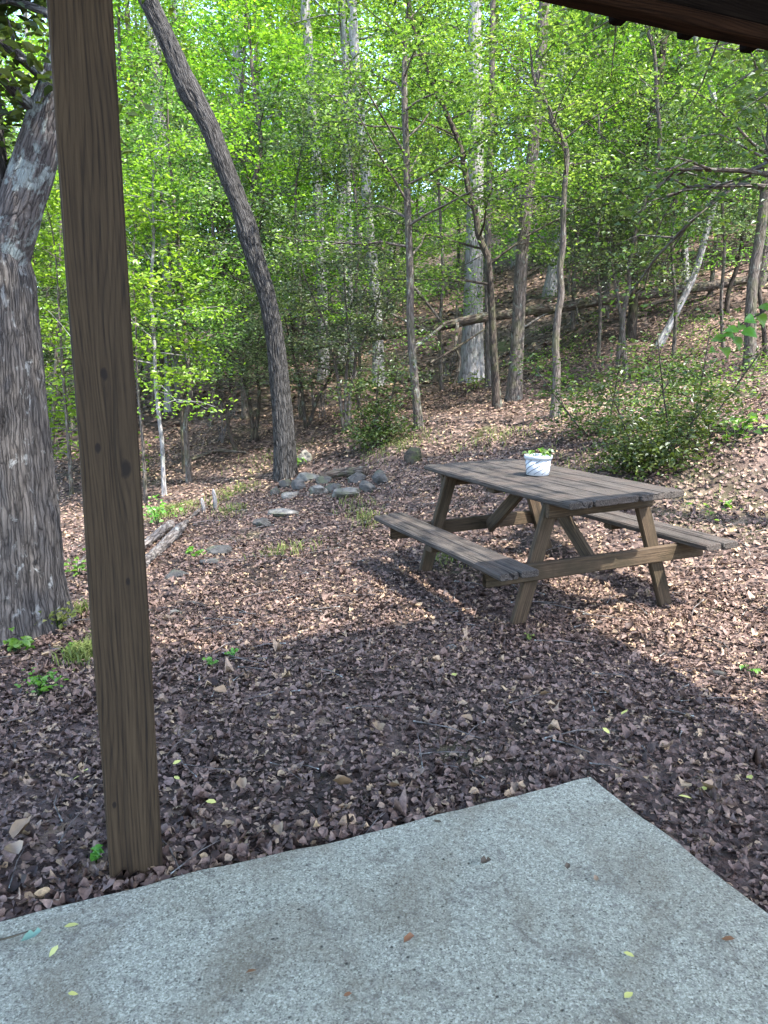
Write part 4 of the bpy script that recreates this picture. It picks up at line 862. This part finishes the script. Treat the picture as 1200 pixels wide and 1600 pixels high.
log('split_log', 'thinner grey log piece lying against the split log', [(215, 872, None), (240, 852, None), (268, 828, None)], [13, 12, 7], 'dead', lift=.06, ridge=.018, seed=9, sides=20)
log('fallen_branch', 'thin curved branch on the ground between the forked tree and the post', [(112, 900, None), (130, 880, None), (152, 862, None)], [4, 5, 4], 'dead', lift=.03, ridge=.003, seed=10, sides=8, cat='branch')
log('fallen_branch', 'short dark stick in the litter below the flat bluish stone', [(268, 948, None), (295, 946, None), (322, 950, None)], [5, 6, 5], 'dead_dark', lift=.015, ridge=.003, seed=11, sides=8, cat='branch')
log('fallen_branch', 'dark branch lying on the slope behind the split log', [(300, 722, None), (340, 710, None), (385, 712, None)], [5, 6, 4], 'dead_dark', lift=.05, ridge=.004, seed=12, sides=8, cat='branch')
log('fallen_branch', 'thin dry twig lying on the patio by the jade leaf', [(-6, 1470, 1.58), (20, 1463, 1.60), (44, 1455, 1.625)], [3, 4, 2], 'dead_dark', ridge=.0, seed=13, sides=6, cat='branch')
def rock(label, px, py, w, h, mat, seed, group=None, name='stone', flat=1.0, cat='stone'):
    p = hit(px, py + h * .35); d = p[1] / FPX; rx, rz_ = w * d / 2, h * d * .62
    rg = np.random.default_rng(seed + 900); n, mm = 16, 10; th = np.linspace(0, 2 * math.pi, n, endpoint=False); ph = np.linspace(.02, math.pi - .02, mm)
    D = np.stack([np.outer(np.sin(ph), np.cos(th)), np.outer(np.sin(ph), np.sin(th)), np.outer(np.cos(ph), np.ones(n))], -1).reshape(-1, 3)
    k = 1 + .32 * fbm(D * 1.3 + seed * 3.1, seed, 3); D2 = D * k[:, None]
    for q in range(7):                                   # a few broken flat faces
        nn = rg.normal(0, 1, 3); nn /= np.linalg.norm(nn); dd = D2 @ nn; c = rg.uniform(.62, .85); D2 = D2 - np.maximum(dd - c, 0)[:, None] * nn
    V = D2 * [rx, rx * rg.uniform(.6, .85), rz_]; i = np.arange(mm - 1)[:, None] * n; j = np.arange(n)[None]; j2 = (j + 1) % n
    Q = np.stack([i + j, i + n + j, i + n + j2, i + j2], -1).reshape(-1, 4)
    o = obj(name, mesh(name, V, [Q, np.arange(n)[None], np.arange((mm - 1) * n, mm * n)[None, ::-1]], None, False), M[mat], loc=(p[0], p[1], p[2] + rz_ * .45)); o.rotation_euler.z = rg.uniform(-.4, .4)
    return tag(o, label, cat, group)
RG = 'stones of the fire ring'
for s_, (px, py, w_, h_, mt) in enumerate(((447, 757, 20, 14, 'rock_grey'), (468, 760, 24, 16, 'rock_grey'), (482, 747, 38, 14, 'rock_pale'), (497, 766, 30, 14, 'rock_pale'), (520, 764, 24, 12, 'rock_grey'), (541, 770, 46, 11, 'rock_pale'), (574, 762, 26, 15, 'rock_grey'), (592, 750, 26, 15, 'rock_grey'), (430, 770, 18, 12, 'rock_grey'), (455, 775, 28, 9, 'rock_pale'), (506, 752, 26, 11, 'rock_grey'), (556, 748, 30, 12, 'rock_grey'))):
    rock('%s stone set in the ring of stones by the leaning tree' % ('pale' if mt == 'rock_pale' else 'blue-grey'), px, py, w_ * 1.15, h_ * 1.3, mt, s_, ('pale ' if mt == 'rock_pale' else 'grey ') + RG)
rock('upright pale stone at the foot of the leaning tree', 476, 716, 26, 26, 'rock_pale', 31)
rock('broad flat pale stone on the litter in front of the stone ring', 446, 802, 50, 12, 'rock_pale', 32)
rock('half-buried grey stone beside the broad flat one', 412, 818, 34, 14, 'rock_grey', 33)
rock('mossy brown boulder by the far corner of the picnic table', 644, 714, 32, 28, 'rock_moss', 34)
rock('flat bluish stone slanting in the litter near the post', 278, 898, 42, 17, 'rock_grey', 35)
rock('low grey stone half covered by litter beside the split log', 342, 860, 52, 15, 'rock_grey', 36)
rock('thin grey stone between the low stone and the slanting bluish one', 330, 878, 40, 9, 'rock_grey', 37)
rock('small whitish stone above the short dark stick', 272, 958, 24, 8, 'rock_pale', 38)
rock('grey stone lying alone in the litter beyond the table leg', 1115, 1052, 34, 8, 'rock_grey', 39)
rock('small white stone in the litter in front of the table', 706, 1012, 20, 8, 'rock_pale', 40)
def stake(label, px, py0, py1, w_):
    b = hit(px, py0); d = b[1] / FPX; H = (py0 - py1) * d; mb = MB(); mb.tube(np.array([[0, 0, -.1], [0.005, 0, H * .5], [-.01, 0, H * .9], [-.012, 0, H]]), np.array([w_, w_, w_ * .8, w_ * .3]) * d / 2, 7, .003, 2)
    o = obj('wooden_stake', mb.mesh('wooden_stake'), M['bark_pale'], loc=b); tag(o, label, 'stake')
stake('short bleached stake standing beside the end of the split log', 318, 806, 778, 6); stake('taller bleached stake with a pointed top behind the split log', 336, 796, 763, 6)

# dead-leaf nest in the slanting tree
p = ony(1136, 226, hit(1030, 540)[1] - .05); n = 420; D = lrg.normal(0, 1, (n, 3)); D /= np.linalg.norm(D, axis=1)[:, None]
v, f, rn = leaves('scrap', D * [.13, .11, .19] * lrg.uniform(.5, 1.05, (n, 1)), D + lrg.normal(0, .6, (n, 3)), lrg.uniform(0, 6.28, n), lrg.uniform(.06, .11, n), .6)
o = obj('leaf_nest', leafmesh('leaf_nest', [(v, f, rn * .35)]), M['litter'], loc=p); tag(o, 'dark clump of dead leaves hanging in the slanting tree', 'nest')

# ------------------------------------------------------------------ bright hanging sprig at the right edge
sx, sy = 1.86, 3.05; base = np.array([sx, sy, h1(sx, sy)])
sap = thing('young_sapling', 'young sapling with large heart-shaped bright green leaves reaching in past the grey double trunk', 'tree', base)
tw = [ony(1260, 470, 3.02), ony(1210, 478, 3.0), ony(1185, 492, 3.0), ony(1160, 505, 2.98), ony(1135, 525, 2.96), ony(1115, 545, 2.95)]
mb = MB(); mb.tube(catmull(np.array([[0, 0, -.1], [.02, .0, .6], [0, 0.02, 1.2], [.01, 0, 1.75], [0.03, .02, 2.3]]), 20), np.linspace(.014, .005, 20), 8); mb.tube(catmull(np.array([[0.005, 0, 1.45]] + [q - base for q in tw]), 24), np.linspace(.006, .0015, 24), 6)
obj('trunk', mb.mesh('trunk'), M['bark_grey'], sap)
for (px, py, yw, s_) in ((1150, 533, -1.2, .060), (1132, 548, -1.4, .055), (1124, 530, 2.9, .05), (1143, 516, 2.6, .05), (1157, 508, 1.6, .05), (1170, 520, -1.0, .055), (1174, 500, .5, .055), (1188, 497, -1.3, .06), (1116, 548, -2.4, .05), (1140, 525, 3.0, .05), (1196, 482, -.8, .055), (1230, 470, -1, .06), (1250, 480, -1.5, .06)):
    q = ony(px, py, 2.97 + random.uniform(-.04, .04)); v, f, rn = leaves('broad', np.zeros((1, 3)), np.array([[random.gauss(0, .35), -.75 + random.gauss(0, .3), .75]]), np.array([yw]), np.array([s_ * 1.15]), .3, -.5)
    a = np.array([[math.cos(yw), math.sin(yw)]])
    obj('leaf', leafmesh('leaf', [(v, f, rn)], True), M['leaf_fresh'], sap, loc=q - base)
for k in range(16):
    a = random.uniform(0, 6.28); z = random.uniform(1.5, 2.3); v, f, rn = leaves('broad', np.zeros((1, 3)), np.array([[0, 0, 1.]]) + rng.normal(0, .4, (1, 3)), np.array([a]), np.array([.07]), .3, -.5)
    obj('leaf', leafmesh('leaf', [(v, f, rn)], True), M['leaf_fresh'], sap, loc=(abs(math.cos(a)) * .12 + .03, math.sin(a) * .12, z))

# ------------------------------------------------------------------ ground plants
def seedling(label, px, py, n, spread, size, h_, kind='oval', mat='leaf_fresh', group=None, name='seedling', seed=0, cat='plant'):
    rg = np.random.default_rng(seed + 500); b = hit(px, py); mb = MB(); t = thing(name, label, cat, b, group); P = []
    for k in range(max(2, n // 5)):
        a = rg.uniform(0, 6.28); e = np.array([math.cos(a) * spread * .6 * rg.random(), math.sin(a) * spread * .6 * rg.random(), h_ * rg.uniform(.5, 1)]); mb.tube(np.array([[0, 0, -.02], e * [.4, .4, .6], e]), np.array([.003, .002, .001]), 4, cap=False)
        for j in range(5): P.append(e * rg.uniform(.5, 1.05) + rg.normal(0, spread * .25, 3) * [1, 1, .5])
    P = np.array(P); P[:, 2] = np.maximum(P[:, 2], .015); m = len(P)
    obj('stem', mb.mesh('stem'), M['leaf_mid'], t); v, f, rn = leaves(kind, P, np.array([0, -.15, 1.]) + rg.normal(0, .4, (m, 3)), rg.uniform(0, 6.28, m), size * rg.uniform(.6, 1.2, m), .3, -.3, 0, rg)
    obj('foliage', leafmesh('foliage', [(v, f, rn)]), M[mat], t)
seedling('small fern-like green plant in the litter in front of the forked tree', 62, 1092, 60, .13, .03, .14, seed=1)
seedling('low green sprigs at the very foot of the forked tree', 92, 990, 60, .16, .04, .16, mat='grass', kind='diamond', seed=2)
seedling('fresh green seedling below the forked tree foot', 22, 1022, 30, .12, .05, .08, 'broad', seed=3)
seedling('pair of small green leaves between forked tree and mossy patch', 112, 1020, 12, .05, .045, .05, 'broad', seed=4)
seedling('tiny green seedling in the litter just right of the post', 365, 1032, 8, .05, .032, .05, 'broad', seed=5)
seedling('second tiny seedling with bent stem near the first one right of the post', 328, 1048, 8, .05, .03, .06, 'broad', seed=6)
seedling('single upright green leaf at the base of the post', 150, 1352, 4, .012, .035, .05, 'broad', seed=7)
seedling('small clover-like plant in front of the near table leg', 823, 1003, 12, .05, .028, .04, 'broad', 'grass', seed=8)
seedling('small green plant in the litter beyond the lone grey stone', 1170, 1056, 10, .05, .03, .04, 'broad', seed=9)
seedling('small green plant beside the slanting bluish stone', 306, 873, 24, .10, .05, .1, 'broad', seed=10)
seedling('leafy plant at the foot of the upright pale stone', 460, 738, 40, .2, .07, .3, 'broad', 'leaf_mid', seed=11)
seedling('fern arching on the slope beyond the evergreen shrubs', 1150, 690, 60, .4, .08, .3, 'diamond', 'leaf_mid', seed=12, name='fern')
seedling('bright leafy plant behind the flower pot on the slope', 880, 610, 50, .4, .1, .4, 'oval', 'leaf_mid', seed=13)
seedling('bright green plant below the thick pale tree', 740, 612, 60, .5, .09, .3, 'oval', 'grass', seed=14)
seedling('leafy green plant growing right behind the post by the split log', 246, 822, 70, .35, .06, .3, 'broad', 'leaf_fresh', seed=15)
seedling('low fresh plant between the forked tree and the post', 120, 905, 40, .22, .05, .2, 'oval', 'leaf_fresh', seed=16)
seedling('small green plant on the cut bank beyond the table end', 1135, 795, 12, .07, .05, .08, 'broad', seed=17)

def grass(label, patches, seed):
    rg = np.random.default_rng(seed); out = []
    for (px, py, rpx, n) in patches:
        b = hit(px, py); r = rpx * b[1] / FPX; x = b[0] + rg.normal(0, r * .6, n); y = b[1] + rg.normal(0, r * .9, n); z = hgt(x, y)
        N = rg.normal(0, 1, (n, 3)) * [1, 1, .12]
        lean = rg.uniform(0, 6.28, n); m = n
        hgt_b = rg.uniform(.03, .10, n); wv = np.stack([np.cos(lean), np.sin(lean), 0 * lean], -1); sd = np.stack([-np.sin(lean), np.cos(lean), 0 * lean], -1) * .004
        p0 = np.c_[x, y, z]; p1 = p0 + wv * hgt_b[:, None] * .25 + np.array([0, 0, 1]) * hgt_b[:, None] * .7; p2 = p0 + wv * hgt_b[:, None] * .8 + np.array([0, 0, 1]) * hgt_b[:, None] * .9
        V = np.stack([p0 - sd, p0 + sd, p1 + sd * .8, p1 - sd * .8, p2], 1).reshape(-1, 3); o_ = (np.arange(n) * 5)[:, None]
        r_ = rg.random(n); out.append((V, [np.array([[0, 1, 2, 3]]) + o_], r_)); out.append((np.zeros((0, 3)), [], r_[:0]))
        out.append((V, [np.array([[3, 2, 4]]) + o_], r_))
    o = obj('grass', leafmesh('grass', [q for q in out if len(q[0])]), M['grass']); tag(o, label, 'grass', kind='stuff')
grass('sparse tufts of fresh grass in the leaf litter', [(265, 800, 40, 700), (370, 770, 30, 350), (360, 800, 25, 120), (575, 815, 25, 140), (450, 865, 40, 120), (640, 690, 40, 260), (780, 685, 50, 240), (600, 705, 40, 160), (135, 1028, 28, 380), (560, 790, 30, 100), (700, 880, 25, 60), (420, 720, 50, 240), (1020, 700, 80, 260), (880, 740, 60, 260), (130, 960, 20, 80)], 3)

# ------------------------------------------------------------------ low ground cover on the slope and dry brush
grg = np.random.default_rng(9); n = 26000
r_ = np.sqrt(grg.uniform(6.2 ** 2, 19 ** 2, n)); a_ = grg.uniform(-.05, .62, n); x, y = r_ * np.sin(a_), r_ * np.cos(a_)
dn = vnoise(np.c_[x * .9, y * .9, 0 * x], 31) + .5 * vnoise(np.c_[x * 2.7, y * 2.7, 0 * x], 32)
k = (dn > .30) & (x > 2.1 + .12 * np.maximum(y - 9, 0)) & (grg.random(n) < .8); x, y = x[k], y[k]; m = len(x); hh = grg.gamma(2, .045, m)
v, f, rn = leaves('oval', np.c_[x, y, hgt(x, y) + .02 + hh], np.array([0, -.2, 1.]) + grg.normal(0, .45, (m, 3)), grg.uniform(0, 6.28, m), grg.uniform(.025, .06, m), .3, -.3, 0, grg)
o = obj('ground_cover', leafmesh('ground_cover', [(v, f, rn)]), M['leaf_mid']); tag(o, 'low green ground cover patches growing through the litter on the slope', 'ground cover', kind='stuff')
def brush(label, px, py, nst, ht, seed):
    rg = np.random.default_rng(seed); b = hit(px, py); t = thing('bare_shrub', label, 'shrub', b); mb = MB()
    for q in range(nst):
        a = rg.uniform(0, 6.28); l = ht * rg.uniform(.6, 1.1); e = np.array([math.cos(a) * l * rg.uniform(.3, .8), math.sin(a) * l * .5, l]); P = catmull(np.array([[rg.normal(0, .08), rg.normal(0, .08), -.05], e * [.25, .25, .5] + rg.normal(0, .06, 3), e * [.6, .6, .85] + rg.normal(0, .08, 3), e * [1.2, 1.2, .95]]), 14)
        rad = np.linspace(.011, .003, 14); mb.tube(P, rad, 5, cap=False); grow(mb, P, rad, .25, 7, .7, 5, 1, rg, .2, .3)
    obj('stem', mb.mesh('stem'), M['dead'], t)
brush('tangle of bare grey stems between the leaning tree and the multi-stemmed shrub', 498, 655, 6, 1.5, 1)
brush('bare twiggy shrub under the near end of the bare fallen tree', 628, 600, 5, 1.5, 2)
brush('bare twiggy shrub standing before the thick pale tree', 700, 588, 5, 1.6, 3)
brush('bare thin-stemmed shrub on the slope behind the split log', 345, 690, 5, 1.3, 4)
